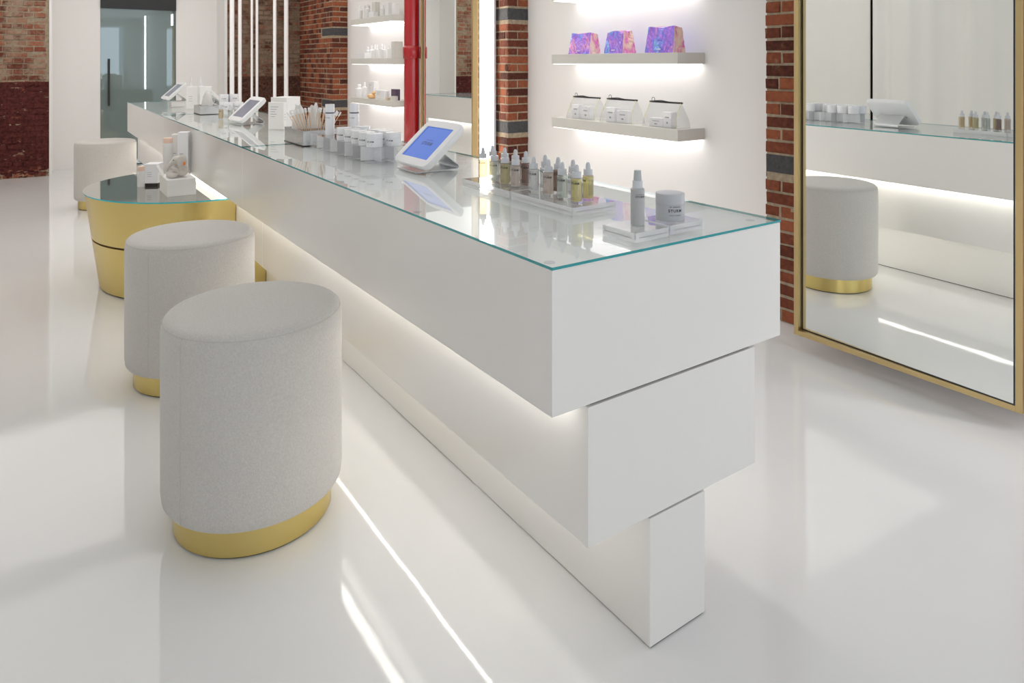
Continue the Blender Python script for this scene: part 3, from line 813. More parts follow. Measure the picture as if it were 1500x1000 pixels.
for i, (liq, x, y, lab) in enumerate(drops):
    rot = R(rnd.uniform(-9, 9)) + (R(-55) if 'fine print' in lab else 0)
    if liq.name not in protos:
        p = dropper(liq); protos[liq.name] = p
        p.location = (x, y, ZS); p.rotation_euler = (0, 0, rot); p['label'] = lab; p['group'] = DG
    else: dup(protos[liq.name], (x, y, ZS), rot, lab, DG)

# spray bottle
t = thing('spray_bottle', 'tall grey spray bottle on the near acrylic slab at the end of the counter', 'bottle', (1.287, 1.297, ZS), 0)
bm = B(); r = .0178; lathe(bm, [(0, 0), (r - .002, 0), (r, .002), (r, .0915), (r - .002, .094), (.012, .096)], 32); obj('bottle_body', bm, P('frosted grey bottle', (.44, .45, .45), .28, coat=.4), t, smooth=True)
bm = B(); lathe(bm, closed([(.0133, .0945), (.0133, .112), (.012, .1135)]), 28); obj('collar', bm, GREYCAP, t, smooth=True)
bm = B(); lathe(bm, closed([(.0105, .113), (.0092, .138), (.0082, .1395)]), 28); obj('spray_cap', bm, P('grey pump cap', (.46, .49, .50), .4), t, smooth=True)
bm = B(); add_text(bm, 'STURM', .0072, on_cyl(r + .0003, .074, R(-112)), 1.15, .02); add_text(bm, 'DR. BARBARA', .0032, on_cyl(r + .0003, .080, R(-112)), 1.1); tear('printed_lettering', bm, PRINT, t)

# cream jar
def jar(name, label, x, y, z, r, h, mat, lettering=True, grp=None, a0=R(225), big=False, s=1.0):
    t = thing(name, label, 'jar', (x, y, z), 0, grp)
    hb = h * .60
    bm = B(); lathe(bm, closed([(r * .97, 0), (r * .995, .002), (r * .995, hb)]), 48); obj('jar_body', bm, mat, t, smooth=True)
    bm = B(); lathe(bm, closed([(r * .97, hb), (r, hb + .001), (r, h - .002), (r * .985, h - .0005), (r * .93, h)]), 48); obj('lid', bm, mat, t, smooth=True)
    if lettering:
        bm = B(); c = r + .0002
        add_text(bm, 'STURM', .0105 * s, on_cyl(c, hb * .66, a0), 1.18, .025)
        if big:
            add_text(bm, 'DR. BARBARA', .0046 * s, on_cyl(c, hb * .90, a0), 1.12, .01)
            add_text(bm, 'FACE CREAM', .0046 * s, on_cyl(c, hb * .38, a0), 1.2)
        else:
            for z1, w in ((hb * .34, .02), (hb * .22, .014)):
                f = on_cyl(c, 0, a0); v = [bm.verts.new(f(x1, y1)) for x1, y1 in ((-w / 2, z1), (w / 2, z1), (w / 2, z1 + .0012), (-w / 2, z1 + .0012))]; bm.faces.new(v)
        tear('printed_lettering', bm, PRINT, t)
    return t
jar('cream_jar', 'pale grey cream jar with black lettering at the near end of the counter', 1.408, 1.2985, ZS, .0378, .0700, JARG, a0=R(-116), big=True, s=1.0)

# ------------------------------------------------------------------ tablets
TG = 'tablets on tilted stands'
def tablet(label, loc, rz, scr, logo=False):
    """local: the screen faces -X; origin under the lower edge of the screen on the glass"""
    t = thing('tablet_stand', label, 'tablet', loc, rz, TG)
    tilt = R(42.15); zb = .049
    M = Matrix.Translation((0, 0, zb)) @ Matrix.Rotation(-(PI / 2 - tilt), 4, 'Y')   # local: y right..left, z up along the slope, -x outwards
    # map plane coordinates (a along +Y, b up the slope, c outwards)
    up = Vector((math.cos(tilt), 0, math.sin(tilt))); no = Vector((-math.sin(tilt), 0, math.cos(tilt)))
    def W(a, b, c): return Vector((0, a, zb)) + up * b + no * c
    Wd, Hd = .225, .16875
    # enclosure with rounded corners and slightly bowed edges
    ew, eh = .1475, .1180; rc = .026; cb = Hd / 2
    def outline(ew, eh, rc, n=7, bow=.006):
        pts = []
        for cx, cy, a0 in ((ew - rc, eh - rc, 0), (-ew + rc, eh - rc, 90), (-ew + rc, -eh + rc, 180), (ew - rc, -eh + rc, 270)):
            for i in range(n + 1):
                a = R(a0 + 90 * i / n); pts.append((cx + rc * math.cos(a), cy + rc * math.sin(a)))
            # bowed midpoint
        return pts
    def bw(x, y):
        return (x * (1 + .035 * (1 - (y / eh) ** 2)), y * (1 + .03 * (1 - (x / ew) ** 2)))
    raw = outline(ew, eh, rc)
    full = []
    for i, p in enumerate(raw):
        q = raw[(i + 1) % len(raw)]; full.append(p)
        if math.hypot(p[0] - q[0], p[1] - q[1]) > .05:
            for k in range(1, 8): full.append((p[0] + (q[0] - p[0]) * k / 8, p[1] + (q[1] - p[1]) * k / 8))
    n = len(full)
    layers = [(.90, -.026), (.955, -.022), (.985, -.012), (1.0, -.002), (.995, .003), (.98, .0055)]
    bm = B(); rings = []
    for s, c in layers:
        rings.append([bm.verts.new(W(bw(x, y)[0] * s, bw(x, y)[1] * s + cb, c)) for x, y in full])
    for A, Bb in zip(rings[:-1], rings[1:]):
        for i in range(n): bm.faces.new([A[i], A[(i + 1) % n], Bb[(i + 1) % n], Bb[i]])
    bm.faces.new(rings[0])
    # front bezel: from outline to the screen opening
    inner = []
    for x, y in full:
        k = max(abs(x) / (Wd / 2), abs(y) / (Hd / 2)); inner.append((x / k, y / k))
    ri = [bm.verts.new(W(x, y + cb, .0055)) for x, y in inner]
    ri2 = [bm.verts.new(W(x, y + cb, .0015)) for x, y in inner]
    for A, Bb in ((rings[-1], ri), (ri, ri2)):
        for i in range(n): bm.faces.new([A[i], A[(i + 1) % n], Bb[(i + 1) % n], Bb[i]])
    obj('enclosure', bm, WPLA, t, smooth=True)
    bm = B(); v = [bm.verts.new(W(a, b, .0016)) for a, b in ((-Wd / 2 - .002, -.002), (Wd / 2 + .002, -.002), (Wd / 2 + .002, Hd + .002), (-Wd / 2 - .002, Hd + .002))]
    w = [bm.verts.new(W(a, b, -.003)) for a, b in ((-Wd / 2 - .002, -.002), (Wd / 2 + .002, -.002), (Wd / 2 + .002, Hd + .002), (-Wd / 2 - .002, Hd + .002))]
    bm.faces.new(v); bm.faces.new(w[::-1])
    for i in range(4): bm.faces.new([v[i], v[(i + 1) % 4], w[(i + 1) % 4], w[i]])
    s = obj('screen', bm, scr, t)
    if logo:
        bm = B()
        add_text(bm, 'STURM', .0235, lambda x, y: W(-x, y + .0800, .0022), 1.25, .03)
        add_text(bm, 'DR. BARBARA', .0085, lambda x, y: W(-x, y + .0990, .0022), 1.15)
        tear('screen_lettering', bm, P('navy screen lettering', (.01, .012, .05), .3, emit=(.01, .015, .06), es=.5), s)
    # folded steel stand
    bm = B()
    def strip(pts, y0, y1, th=.003):
        for (xa, za), (xb, zb2) in zip(pts[:-1], pts[1:]):
            d = Vector((xb - xa, 0, zb2 - za)).normalized(); nn = Vector((-d.z, 0, d.x)) * th
            c = [Vector((xa, y0, za)), Vector((xb, y0, zb2)), Vector((xb, y1, zb2)), Vector((xa, y1, za))]
            a = [bm.verts.new(p) for p in c]; b2 = [bm.verts.new(p + nn) for p in c]
            bm.faces.new(a[::-1]); bm.faces.new(b2)
            for i in range(4): bm.faces.new([a[i], a[(i + 1) % 4], b2[(i + 1) % 4], b2[i]])
    strip([(-.035, .0004), (.150, .0004)], -.085, .085)
    curve = [(.150 + .012 * math.sin(a), .0124 - .012 * math.cos(a)) for a in [R(x) for x in (0, 40, 80, 120, 150)]]
    strip(curve + [(.062, .093)], -.085, .085)
    obj('steel_stand', bm, P('white grey steel', (.70, .71, .72), .25, metal=.55), t)
    bm = B(); Mx = Matrix.Translation(W(0, .052, -.046)) @ Matrix.Rotation(-(PI / 2 - tilt), 4, 'Y')
    lathe(bm, closed([(.026, 0), (.026, .022)]), 24, mat=Mx); obj('swivel_mount', bm, STEEL, t, smooth=True)
    bm = B(); lathe(bm, closed([(.006, 0), (.006, .006)]), 14, mat=Matrix.Translation((.058, -.084, .072)) @ Matrix.Rotation(R(90), 4, 'X')); obj('screw', bm, BLACK, t, smooth=True)
    return t
tablet('nearest tablet on a tilted stand, with a blue screen', (1.309, 2.598, ZT), 0, SCRB, True)
tb2 = tablet('second tablet on a tilted stand, with a dull grey screen, halfway down the counter', (1.250, 5.27, ZT), R(4), SCRG)
dup(tb2, (1.150, 7.70, ZT + .0555), R(3), 'farthest tablet, its dark screen turned to the stools at the far end of the counter', TG)
t = thing('display_block', 'low white block under the farthest tablet', 'display block', (1.215, 7.70, ZT + .0002), R(3))
bm = B(); box(bm, -.035, .085, -.07, .07, 0, .055); obj('block', bm, WCARD, t, bevel=.0015)
dup(tb2, (1.60, 7.45, ZT), R(184), 'far tablet turned away to the back of the counter, only its rear showing', TG)

# ------------------------------------------------------------------ riser with jars
t = acrylic('acrylic_riser', 'clear acrylic riser carrying the white jars and two tall bottles', 1.222, 1.405, 2.862, 3.62, .068, 'display riser', inner=False)
for i in range(1, 8):  # white and grey bars added to imitate lit stripes in the acrylic
    y = -.379 + .758 * i / 8
    bm = B(); box(bm, -.0885, .0885, y - .0016, y + .0016, .003, .0655)
    obj('divider', bm, P('divider', (.93, .93, .95) if i % 2 else (.45, .45, .50), .3), t)
for x in (-.030, .030):
    bm = B(); box(bm, x - .0012, x + .0012, -.377, .377, .003, .0655); obj('divider', bm, P('long divider', (.80, .80, .84), .3), t)
ZR = ZT + .0686
JG = 'white jars on the acrylic riser'
jrs = [(1.268, 2.905, 'nearest white jar in the front row on the acrylic riser'), (1.268, 2.990, 'second white jar from the near end in the front row on the riser'), (1.268, 3.075, 'third white jar from the near end in the front row on the riser'),
       (1.268, 3.165, 'fourth white jar from the near end in the front row on the riser, half hidden'), (1.268, 3.262, 'farthest white jar in the front row on the riser, beside a tall bottle'),
       (1.360, 2.905, 'nearest white jar in the back row on the acrylic riser'), (1.360, 2.990, 'second white jar from the near end in the back row on the riser'), (1.360, 3.075, 'third white jar from the near end in the back row on the riser'), (1.360, 3.262, 'farthest white jar in the back row on the riser')]
j0 = None
for x, y, l in jrs:
    if j0 is None: j0 = jar('white_jar', l, x, y, ZR, .0372, .0585, JARW, grp=JG, a0=R(216), s=.95)
    else: dup(j0, (x, y, ZR), R(rnd.uniform(-8, 8)), l, JG)
def tallb(label, x, y, z, h, r=.0235):
    t = thing('tall_bottle', label, 'bottle', (x, y, z), 0, 'tall white bottles with a black ring')
    bm = B(); lathe(bm, closed([(r * .96, 0), (r, .002), (r, h * .70), (r * .98, h * .705)]), 32); obj('bottle_body', bm, JARW, t, smooth=True)
    bm = B(); lathe(bm, closed([(r * 1.004, h * .703), (r * 1.004, h * .735)]), 32); obj('black_ring', bm, P('navy black band', (.01, .012, .04), .3), t, smooth=True)
    bm = B(); lathe(bm, closed([(r * 1.0, h * .736), (r * 1.0, h - .003), (r * .97, h)]), 32); obj('cap', bm, JARW, t, smooth=True)
    bm = B(); add_text(bm, 'STURM', .009, on_cyl(r + .0003, h * .56, R(214)), 1.1, .02)
    for k in range(8):
        f = on_cyl(r + .0003, 0, R(214)); z1 = h * .25 + k * .008; v = [bm.verts.new(f(a, b)) for a, b in ((-.011, z1), (.004 + .004 * (k % 3), z1), (.004 + .004 * (k % 3), z1 + .0015), (-.011, z1 + .0015))]; bm.faces.new(v)
    tear('printed_lettering', bm, GPRINT, t)
    return t
tallb('tall black-ringed white bottle, left one of two on the acrylic riser', 1.285, 3.505, ZR, .158)
tallb('tall black-ringed white bottle, right one of two on the acrylic riser', 1.372, 3.395, ZR, .163)

# ------------------------------------------------------------------ mirrored boxes, swabs and tissues
def mbox(label, x0, x1, y0, y1, h):
    t = thing('mirrored_box', label, 'box', ((x0 + x1) / 2, (y0 + y1) / 2, ZT), 0, 'open mirrored boxes')
    a, b = (x1 - x0) / 2, (y1 - y0) / 2; w = .004
    bm = B(); box(bm, -a, a, -b, -b + w, .004, h); box(bm, -a, a, b - w, b, .004, h); box(bm, -a, -a + w, -b + w, b - w, .004, h); box(bm, a - w, a, -b + w, b - w, .004, h)
    obj('mirrored_wall', bm, SMIRR, t)
    bm = B(); box(bm, -a - .002, a + .002, -b - .002, b + .002, 0, .004); obj('dark_base', bm, DARKP, t)
    bm = B(); box(bm, -a + w, a - w, -b * .02, b * .02, .004, h * .96); obj('divider', bm, SMIRR, t)
    return t
mbox('open mirrored box holding cotton swabs and white tissue, beside the riser', 1.195, 1.375, 3.653, 3.975, .080)
mbox('small open mirrored box with tissue near the far end of the counter', 1.205, 1.36, 6.36, 6.62, .072)
def sheet(name, label, loc, rz, w, h, bend, cat='tissue', grp='tissue sheets in the mirrored boxes', seed=1, lean=0.0):
    rg = random.Random(seed); bm = B(); nu, nv = 10, 10; g = []
    for j in range(nv + 1):
        row = []
        for i in range(nu + 1):
            u = i / nu - .5; v = j / nv
            ww = w * (1 - .55 * abs(v - .0) ** 2) if bend > 0 else w
            x = bend * math.sin(v * 1.9) * .5 + .010 * math.sin(u * 11 + seed) * v + lean * v
            z = h * v - (.14 * h * (abs(u) * 2) ** 2 * v) + .012 * math.sin(u * 9 + seed * 2) * v
            row.append(bm.verts.new((x + rg.uniform(-.002, .002), u * ww * (1 + .2 * v), z)))
        g.append(row)
    for j in range(nv):
        for i in range(nu): bm.faces.new([g[j][i], g[j][i + 1], g[j + 1][i + 1], g[j + 1][i]])
    o = obj(name, bm, TISSUE, None, loc, rz, smooth=True)
    m = o.modifiers.new('thick', 'SOLIDIFY'); m.thickness = .0012
    return tag(o, label, cat, grp)
sheet('tissue_sheet', 'tall white tissue sheet at the left in the mirrored box beside the riser', (1.240, 3.875, ZT + .02), R(40), .09, .195, .015, seed=2)
sheet('tissue_sheet', 'broad white tissue sheet at the right in the mirrored box beside the riser', (1.325, 3.86, ZT + .02), R(60), .08, .19, .015, seed=5)
sheet('tissue_sheet', 'crumpled low tissue sheet spilling from the left of the mirrored box beside the riser', (1.215, 3.92, ZT + .02), R(10), .07, .115, .04, seed=9)
sheet('tissue_sheet', 'white tissue sheet standing in the small far mirrored box', (1.285, 6.50, ZT + .02), R(35), .12, .17, .02, seed=12)
sw0 = None; SG = 'cotton swabs fanned out of the mirrored box'
def swab():
    t = thing('cotton_swab', 'wooden cotton swab fanned out of the mirrored box beside the riser', 'cotton swab', group=SG)
    bm = B(); tube(bm, [(0, 0, 0), (0, 0, .175)], .0018, 6); obj('wooden_stick', bm, STICK, t)
    bm = B(); lathe(bm, [(0, .163), (.003, .164), (.0040, .171), (.0040, .183), (.003, .189), (0, .191)], 10); obj('cotton_tip', bm, COTTON, t, smooth=True)
    return t
from mathutils import Quaternion
side = Vector((math.cos(R(34.65)), -math.sin(R(34.65)), 0)); deep = Vector((math.sin(R(34.65)), math.cos(R(34.65)), 0))
for bx, by, n, a0, a1 in ((1.262, 3.765, 19, -30, -3), (1.312, 3.735, 17, 2, 30)):
    for i in range(n):
        q = i / (n - 1); ang = R(a0 + (a1 - a0) * q)
        o = swab() if sw0 is None else dup(sw0, (0, 0, 0))
        if sw0 is None: sw0 = o
        o.location = Vector((bx, by, ZT + .006)) + side * (q - .5) * .036 + deep * ((i * 5 % 3) - 1) * .0125
        o.rotation_mode = 'QUATERNION'
        o.rotation_quaternion = Quaternion(deep, ang)   # the bundle opens sideways like a fan

# ------------------------------------------------------------------ white cartons and other far goods
def carton(name, label, x, y, z, w, d, h, rz=0, mat=WCARD, grp=None, prints=True, cat='carton', pm=GPRINT, face='-x'):
    """w across the face turned to -X (along Y), d along X"""
    t = thing(name, label, cat, (x, y, z), rz, grp)
    bm = B(); box(bm, -d / 2, d / 2, -w / 2, w / 2, 0, h); obj('carton_body', bm, mat, t, bevel=min(.002, w * .05))
    if prints:
        bm = B(); q = -d / 2 - .0004
        for k in range(5):
            z1 = h * (.82 - .09 * k); ww = w * (.5 if k == 0 else .28 + .1 * (k % 2))
            box(bm, q, q + .0003, w * .34 - ww, w * .34, z1, z1 + h * .018)
        q = -w / 2 - .0004
        for k in range(3):
            z1 = h * (.55 - .10 * k); box(bm, -d * .3, d * .05, q, q + .0003, z1, z1 + h * .015)
        obj('printed_lines', bm, pm, t)
    return t
carton('white_carton', 'tall white gift carton halfway down the counter, left of the mirrored box', 1.455, 4.815, ZT, .124, .16, .207, R(40), WCARD)
carton('white_carton', 'slightly lower white gift carton in front of the tall one halfway down the counter', 1.368, 4.705, ZT, .118, .035, .178, R(40), WCARD)
carton('white_carton', 'white carton at the far end of the counter, beside the farthest tablet', 1.31, 7.25, ZT, .09, .10, .21, R(-20), WCARD)
carton('white_carton', 'second white carton at the far end of the counter, behind the small mirrored box', 1.40, 7.12, ZT, .09, .10, .215, R(-10), WCARD)
def pointed(label, x, y, h):
    t = thing('pointed_bottle', label, 'bottle', (x, y, ZT), 0, 'slim pointed white bottles at the far end')
    bm = B(); lathe(bm, closed([(.026, 0), (.027, .003), (.027, h * .6), (.018, h * .66)]), 24); obj('bottle_body', bm, JARW, t, smooth=True)
    bm = B(); lathe(bm, closed([(.016, h * .66), (.012, h * .8), (.004, h)]), 20); obj('pointed_cap', bm, WPLA, t, smooth=True)
pointed('slim white bottle with a pointed cap behind the farthest tablet', 1.42, 7.95, .30)
pointed('slim white bottle with a pointed cap, right one of the pair behind the farthest tablet', 1.47, 7.72, .31)
acrylic('acrylic_riser', 'small clear acrylic riser carrying the far white jars', 1.30, 1.47, 5.93, 6.20, .06, 'display riser', inner=False)
ZQ = ZT + .0606
FJ = 'white jars on the small far riser'
for k, (x, y, dz, l) in enumerate([(1.345, 5.98, 0, 'near left white jar on the small far riser'), (1.425, 5.98, 0, 'near right white jar on the small far riser'), (1.345, 6.13, 0, 'far left white jar on the small far riser'), (1.425, 6.13, 0, 'far right white jar on the small far riser'),
                                   (1.345, 6.13, .059, 'white jar stacked on the far left jar of the small far riser'), (1.425, 6.13, .059, 'white jar stacked on the far right jar of the small far riser')]):
    dup(j0, (x, y, ZQ + dz), R(10 * k), l, FJ)
for k, (x, y, m, l) in enumerate([(1.25, 5.80, L_AMB, 'amber dropper bottle beside the small far riser'), (1.31, 5.76, L_CLR, 'clear dropper bottle beside the small far riser, left of its neighbour'), (1.37, 5.74, L_CLR, 'clear dropper bottle beside the small far riser, nearest the second tablet')]):
    dup(protos[m.name], (x, y, ZT + .0003), R(5 * k), l, 'loose dropper bottles near the second tablet')
carton('white_carton', 'low white carton between the far riser and the small mirrored box', 1.43, 6.33, ZT, .10, .08, .07, R(-15), WCARD)

# ------------------------------------------------------------------ goods on the gold table
ZG = .600
t = thing('display_block', 'white block on the gold table carrying the plush elephant', 'display block', (.770, 4.745, ZG), 0)
bm = B(); box(bm, -.080, .080, -.140, .140, 0, .100); obj('block', bm, WCARD, t, bevel=.0015)
# plush elephant
t = thing('plush_elephant', 'small grey plush elephant sitting on the white block', 'plush toy', (.775, 4.70, ZG + .100), R(-8))
bm = B()
def blob(c, r, s=(1, 1, 1), rot=None):
    m = Matrix.Translation(c) @ (rot or Matrix()) @ Matrix.Diagonal((*[r * k for k in s], 1))
    bmesh.ops.create_icosphere(bm, subdivisions=3, radius=1, matrix=m)
blob((.005, 0, .040), .040, (1.15, 1.0, .95)); blob((.01, 0, .072), .030); blob((-.012, -.006, .100), .034, (1.1, .9, .95))
for k in range(9):  # trunk curling down towards the left
    q = k / 8; blob((-.040 - .030 * math.sin(q * 1.8), -.008, .092 - .050 * q), .0145 - .006 * q)
blob((-.045, -.040, .018), .019, (1.7, 1, .9)); blob((-.045, .035, .018), .019, (1.7, 1, .9))
blob((-.030, -.040, .055), .014, (1.9, .9, .8), Matrix.Rotation(R(35), 4, 'Y')); blob((-.030, .034, .055), .014, (1.9, .9, .8), Matrix.Rotation(R(35), 4, 'Y'))
body = obj('plush_body', bm, PLUSH, t)
rm = body.modifiers.new('fuse', 'REMESH'); rm.mode = 'VOXEL'; rm.voxel_size = .0035; rm.use_smooth_shade = True
sm = body.modifiers.new('smooth', 'SMOOTH'); sm.iterations = 4
for sy in (-1, 1):
    bm = B(); m = Matrix.Translation((.012, sy * .036 - .006, .096)) @ Matrix.Rotation(R(-22 * sy), 4, 'Z') @ Matrix.Diagonal((.031, .006, .040, 1))
    bmesh.ops.create_icosphere(bm, subdivisions=3, radius=1, matrix=m); obj('ear', bm, PLUSH, t, smooth=True)
    bm = B(); bmesh.ops.create_icosphere(bm, subdivisions=2, radius=.0042, matrix=Matrix.Translation((-.034, sy * .021 - .006, .108))); obj('eye', bm, EYE, t, smooth=True)
bm = B(); box(bm, .018, .030, -.052, -.0495, .078, .098); obj('ear_tag', bm, ORANGE, t, bevel=.001)
def tubeb(label, x, y, h, r, frac=.78):
    t = thing('cream_tube', label, 'tube', (x, y, ZG), 0, 'peach capped tubes on the gold table')
    bm = B(); lathe(bm, closed([(r * .95, 0), (r, .004), (r, h * frac)]), 28, sx=1); obj('tube_body', bm, WCARD, t, smooth=True)
    bm = B(); lathe(bm, closed([(r * .97, h * frac), (r * .95, h - .002), (r * .9, h)]), 28); obj('peach_cap', bm, PEACH, t, smooth=True)
    bm = B()
    for k in range(6):
        f = on_cyl(r + .0003, 0, R(205)); z1 = h * .2 + k * h * .07; v = [bm.verts.new(f(a, b)) for a, b in ((-.012, z1), (.002 + .004 * (k % 3), z1), (.002 + .004 * (k % 3), z1 + .003), (-.012, z1 + .003))]; bm.faces.new(v)
    tear('printed_lettering', bm, GPRINT, t)
tubeb('small peach capped tube at the left on the gold table', .612, 5.10, .130, .0225)
tubeb('tall peach capped tube behind the plush elephant on the gold table', .800, 5.30, .285, .032, .88)
carton('white_carton', 'rounded white box in the middle of the gold table, left of the white block', .690, 5.12, ZG + .018, .10, .085, .125, R(-28), WCARD2)
carton('white_carton', 'tall white boxed set standing at the back of the gold table', .885, 5.20, ZG, .065, .065, .330, R(-25), WCARD2)
bm = B(); box(bm, -.04, .04, -.045, .045, 0, .017); o = obj('dark_box', bm, DARKP, None, (.690, 5.12, ZG + .0005), R(-28), bevel=.002); tag(o, 'flat black box under the rounded white box on the gold table', 'box')
carton('white_carton', 'slim white carton partly behind the tall boxed set on the gold table', .868, 5.40, ZG, .05, .05, .30, R(-20), WCARD)
bm = B(); box(bm, -.045, .045, -.0012, .0012, 0, .075)
o = obj('white_card', bm, WCARD, None, (.700, 4.80, ZG + .1005), R(55), bevel=.0005); o.rotation_euler = (R(-28), 0, R(75)); tag(o, 'white card leaning by the plush elephant on the white block', 'card')

# ------------------------------------------------------------------ goods on the far shelves
def sbottle(label, x, y, z, r, h, grp, mat=WPLA):
    t = thing('white_bottle', label, 'bottle', (x, y, z), 0, grp)
    bm = B(); lathe(bm, closed([(r * .96, 0), (r, .003), (r, h * .66), (r * .5, h * .72)]), 20); obj('bottle_body', bm, mat, t, smooth=True)
    bm = B(); lathe(bm, closed([(r * .45, h * .72), (r * .45, h - .003), (r * .38, h)]), 16); obj('cap', bm, WPLA, t, smooth=True)
    return t
z = 1.9325; x = 3.40; g = 'goods on the top far shelf'
sbottle('white bottle at the left end of the top far shelf', x, 8.22, z, .030, .17, g)
carton('white_carton', 'beige carton beside the leftmost bottle of the top far shelf', x + .05, 8.12, z, .07, .05, .17, 0, SHELF, g, False)
sbottle('white bottle with a square shape, second bottle from the left on the top far shelf', x, 7.99, z, .032, .175, g)
carton('white_carton', 'tall beige carton left of centre on the top far shelf', x + .04, 7.84, z, .10, .06, .19, 0, SHELF, g, False)
carton('white_carton', 'low white carton in the middle of the top far shelf', x - .03, 7.75, z, .13, .06, .065, 0, WPLA, g, False)
sbottle('white bottle standing on the right of the low carton on the top far shelf', x, 7.55, z, .032, .135, g)
carton('white_carton', 'beige carton right of centre on the top far shelf', x + .05, 7.45, z, .08, .05, .14, 0, SHELF, g, False)
carton('white_carton', 'white carton right of centre on the top far shelf', x - .02, 7.34, z, .09, .06, .145, 0, WPLA, g, False)
carton('white_carton', 'white carton at the right end of the top far shelf', x - .02, 7.17, z, .065, .06, .125, 0, WPLA, g, False)
z = 1.451; g = 'goods on the middle far shelf'
carton('white_carton', 'low white tray carton at the left end of the middle far shelf', x - .02, 8.08, z, .30, .09, .065, 0, WPLA, g, False)
for i in range(9):
    y = 8.14 - i * .105
    sbottle(['slim clear capped bottle on the middle far shelf, %s' % w for w in ('at the far left', 'second from the left', 'third from the left', 'fourth from the left', 'left of the centre', 'right of the centre', 'third from the right', 'second from the right', 'rightmost of the row')][i], x + .07 if i < 3 else x - .01 + .02 * (i % 2), y if i < 3 else y - .02, z, .026, .145 + .012 * (i % 3), 'slim bottles on the middle far shelf', WPLA)
carton('white_carton', 'grey white carton at the right end of the middle far shelf', x, 7.17, z, .085, .10, .185, 0, SHELF, g, False)
z = .977; g = 'goods on the lowest far shelf'
sbottle('squat white pump bottle at the left end of the lowest far shelf', x - .01, 8.23, z, .050, .155, g)
sbottle('slim white bottle, second from the left on the lowest far shelf', x - .01, 8.06, z, .030, .185, g)
carton('white_carton', 'tall pale carton left of centre on the lowest far shelf', x + .02, 7.87, z, .17, .06, .20, 0, WPLA, g, True)
t = thing('gold_duck', 'small gold duck figurine on the lowest far shelf', 'figurine', (x - .055, 7.745, z), R(-60), g)
bm = B(); lathe(bm, [(0, 0), (.032, .004), (.045, .022), (.040, .042), (.022, .054), (0, .056)], 20, sx=1.25); lathe(bm, [(0, .046), (.018, .052), (.024, .068), (.018, .084), (0, .09)], 16, (.03, 0, 0))
obj('body', bm, P('pale gold glaze', (.78, .50, .24), .3, metal=.3), t, smooth=True)
bm = B(); tube(bm, [(.048, 0, .066), (.07, 0, .062)], [.007, .003], 8); obj('beak', bm, ORANGE, t)
carton('white_carton', 'wide white carton in the middle of the lowest far shelf', x, 7.56, z, .24, .07, .105, 0, WPLA, g, True)
carton('white_carton', 'small white carton right of the wide carton on the lowest far shelf', x - .03, 7.37, z, .05, .04, .10, 0, WPLA, g, False)
carton('purple_carton', 'dark purple carton near the right end of the lowest far shelf', x + .02, 7.25, z, .13, .05, .125, 0, P('dark purple board', (.09, .055, .10), .5), g, False)
carton('white_carton', 'small grey carton at the right end of the lowest far shelf', x - .03, 7.18, z, .07, .06, .05, 0, SHELF, g, False)
t = thing('gold_bowl', 'small gold rimmed bowl in front of the purple carton on the lowest far shelf', 'bowl', (x - .055, 7.29, z), 0, g)
bm = B(); lathe(bm, [(0, 0), (.018, 0), (.030, .014), (.034, .030), (.031, .030), (.026, .014), (0, .006)], 20); obj('bowl_body', bm, P('cream glaze', (.82, .72, .52), .3), t, smooth=True)

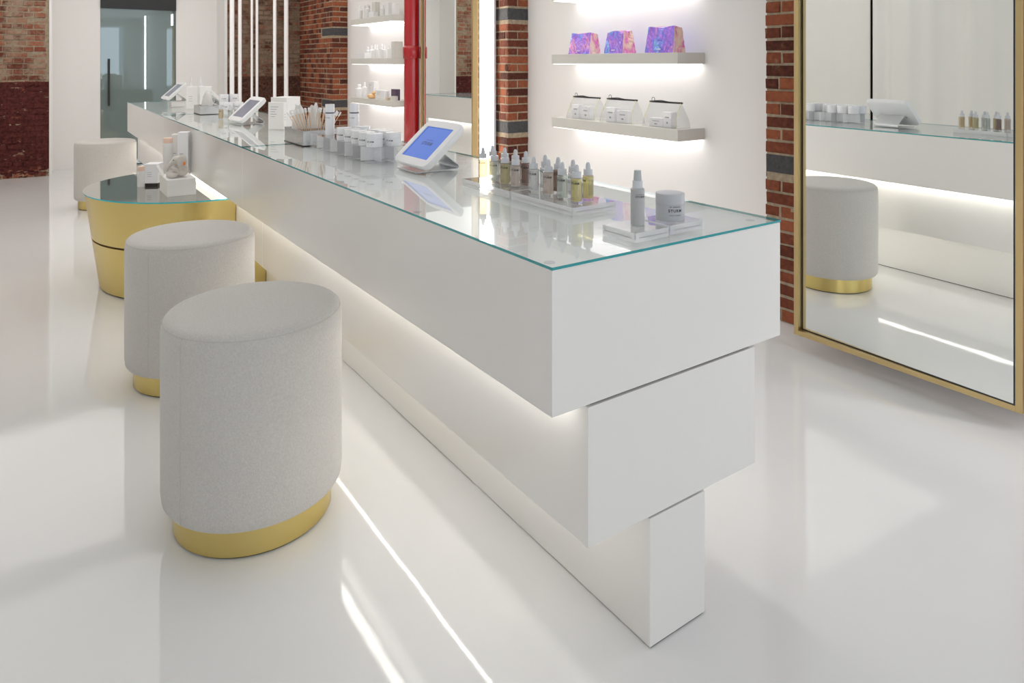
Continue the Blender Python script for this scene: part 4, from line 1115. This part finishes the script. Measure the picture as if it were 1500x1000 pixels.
# ------------------------------------------------------------------ curtains on the left side (seen in the big mirror)
def curtain(label, y0, y1, xb, seed, amp):
    t = thing('curtain', label, 'curtain', (xb, (y0 + y1) / 2, 0), 0, 'white curtains on the left side')
    rg = random.Random(seed); h = (y1 - y0) / 2; n = int((y1 - y0) / .02); bm = B(); rows = []
    ph = [rg.uniform(0, 6) for _ in range(4)]
    for k, zz in enumerate((.02, .7, 1.4, 2.1, 2.9)):
        row = []
        for i in range(n + 1):
            y = -h + 2 * h * i / n
            a = amp * (math.sin(y * 9 + ph[0] + .5 * math.sin(y * 2.1 + ph[1])) + .45 * math.sin(y * 17 + ph[2] + .1 * k) + .25 * math.sin(y * 31 + ph[3]))
            row.append(bm.verts.new((a, y, zz)))
        rows.append(row)
    for A, Bb in zip(rows[:-1], rows[1:]):
        for i in range(n): bm.faces.new([A[i], A[i + 1], Bb[i + 1], Bb[i]])
    o = obj('curtain_cloth', bm, CURT, t, smooth=True)
    m = o.modifiers.new('thick', 'SOLIDIFY'); m.thickness = .003
    bm = B(); tube(bm, [(0, -h - .02, 2.93), (0, h + .02, 2.93)], .014, 10); obj('curtain_rail', bm, WPLA, t)
curtain('smooth white curtain panel seen at the left of the big mirror', 4.635, 7.4, -1.62, 3, .012)
curtain('folded white curtain panel seen at the right of the big mirror', -.6, 4.575, -1.55, 8, .035)

bm = B(); box(bm, -2.148, -2.10, 4.3, 5.3, 0, HT)
struct('trim_5', bm, P('dark brown jamb', (.05, .032, .02), .6), 'dark jamb behind the gap between the curtains')

# ------------------------------------------------------------------ light and camera
def area(name, loc, rot, sx, sy, power, col):
    l = bpy.data.lights.new(name, 'AREA'); l.shape = 'RECTANGLE'; l.size = sx; l.size_y = sy; l.energy = power; l.color = col
    o = bpy.data.objects.new(name, l); COL.objects.link(o); o.location = loc; o.rotation_euler = rot; return o
area('window_daylight', (.65, -6.95, 1.6), (R(90), 0, 0), 4.2, 2.1, 34, (.86, .93, 1.0))

w = bpy.data.worlds.new('world'); bpy.context.scene.world = w; w.use_nodes = True
w.node_tree.nodes['Background'].inputs[0].default_value = (.9, .95, 1, 1); w.node_tree.nodes['Background'].inputs[1].default_value = .6

cam = bpy.data.cameras.new('camera'); co = bpy.data.objects.new('camera', cam); COL.objects.link(co)
co.location = (0, 0, 1.4); co.rotation_euler = (R(90), 0, -R(34.6546))
cam.sensor_width = 36; cam.sensor_fit = 'HORIZONTAL'; cam.lens = 1030 / 1500 * 36
cam.shift_y = -(500 - 91.7) / 1500; cam.clip_start = .02
S = bpy.context.scene; S.camera = co
S.view_settings.view_transform = 'Standard'; S.view_settings.look = 'None'; S.view_settings.gamma = 1; S.view_settings.use_curve_mapping = False
S.view_settings.exposure = 0.0
S.cycles.max_bounces = 14; S.cycles.transparent_max_bounces = 24; S.cycles.transmission_bounces = 10; S.cycles.glossy_bounces = 8; S.cycles.diffuse_bounces = 6
S.cycles.sample_clamp_indirect = 8
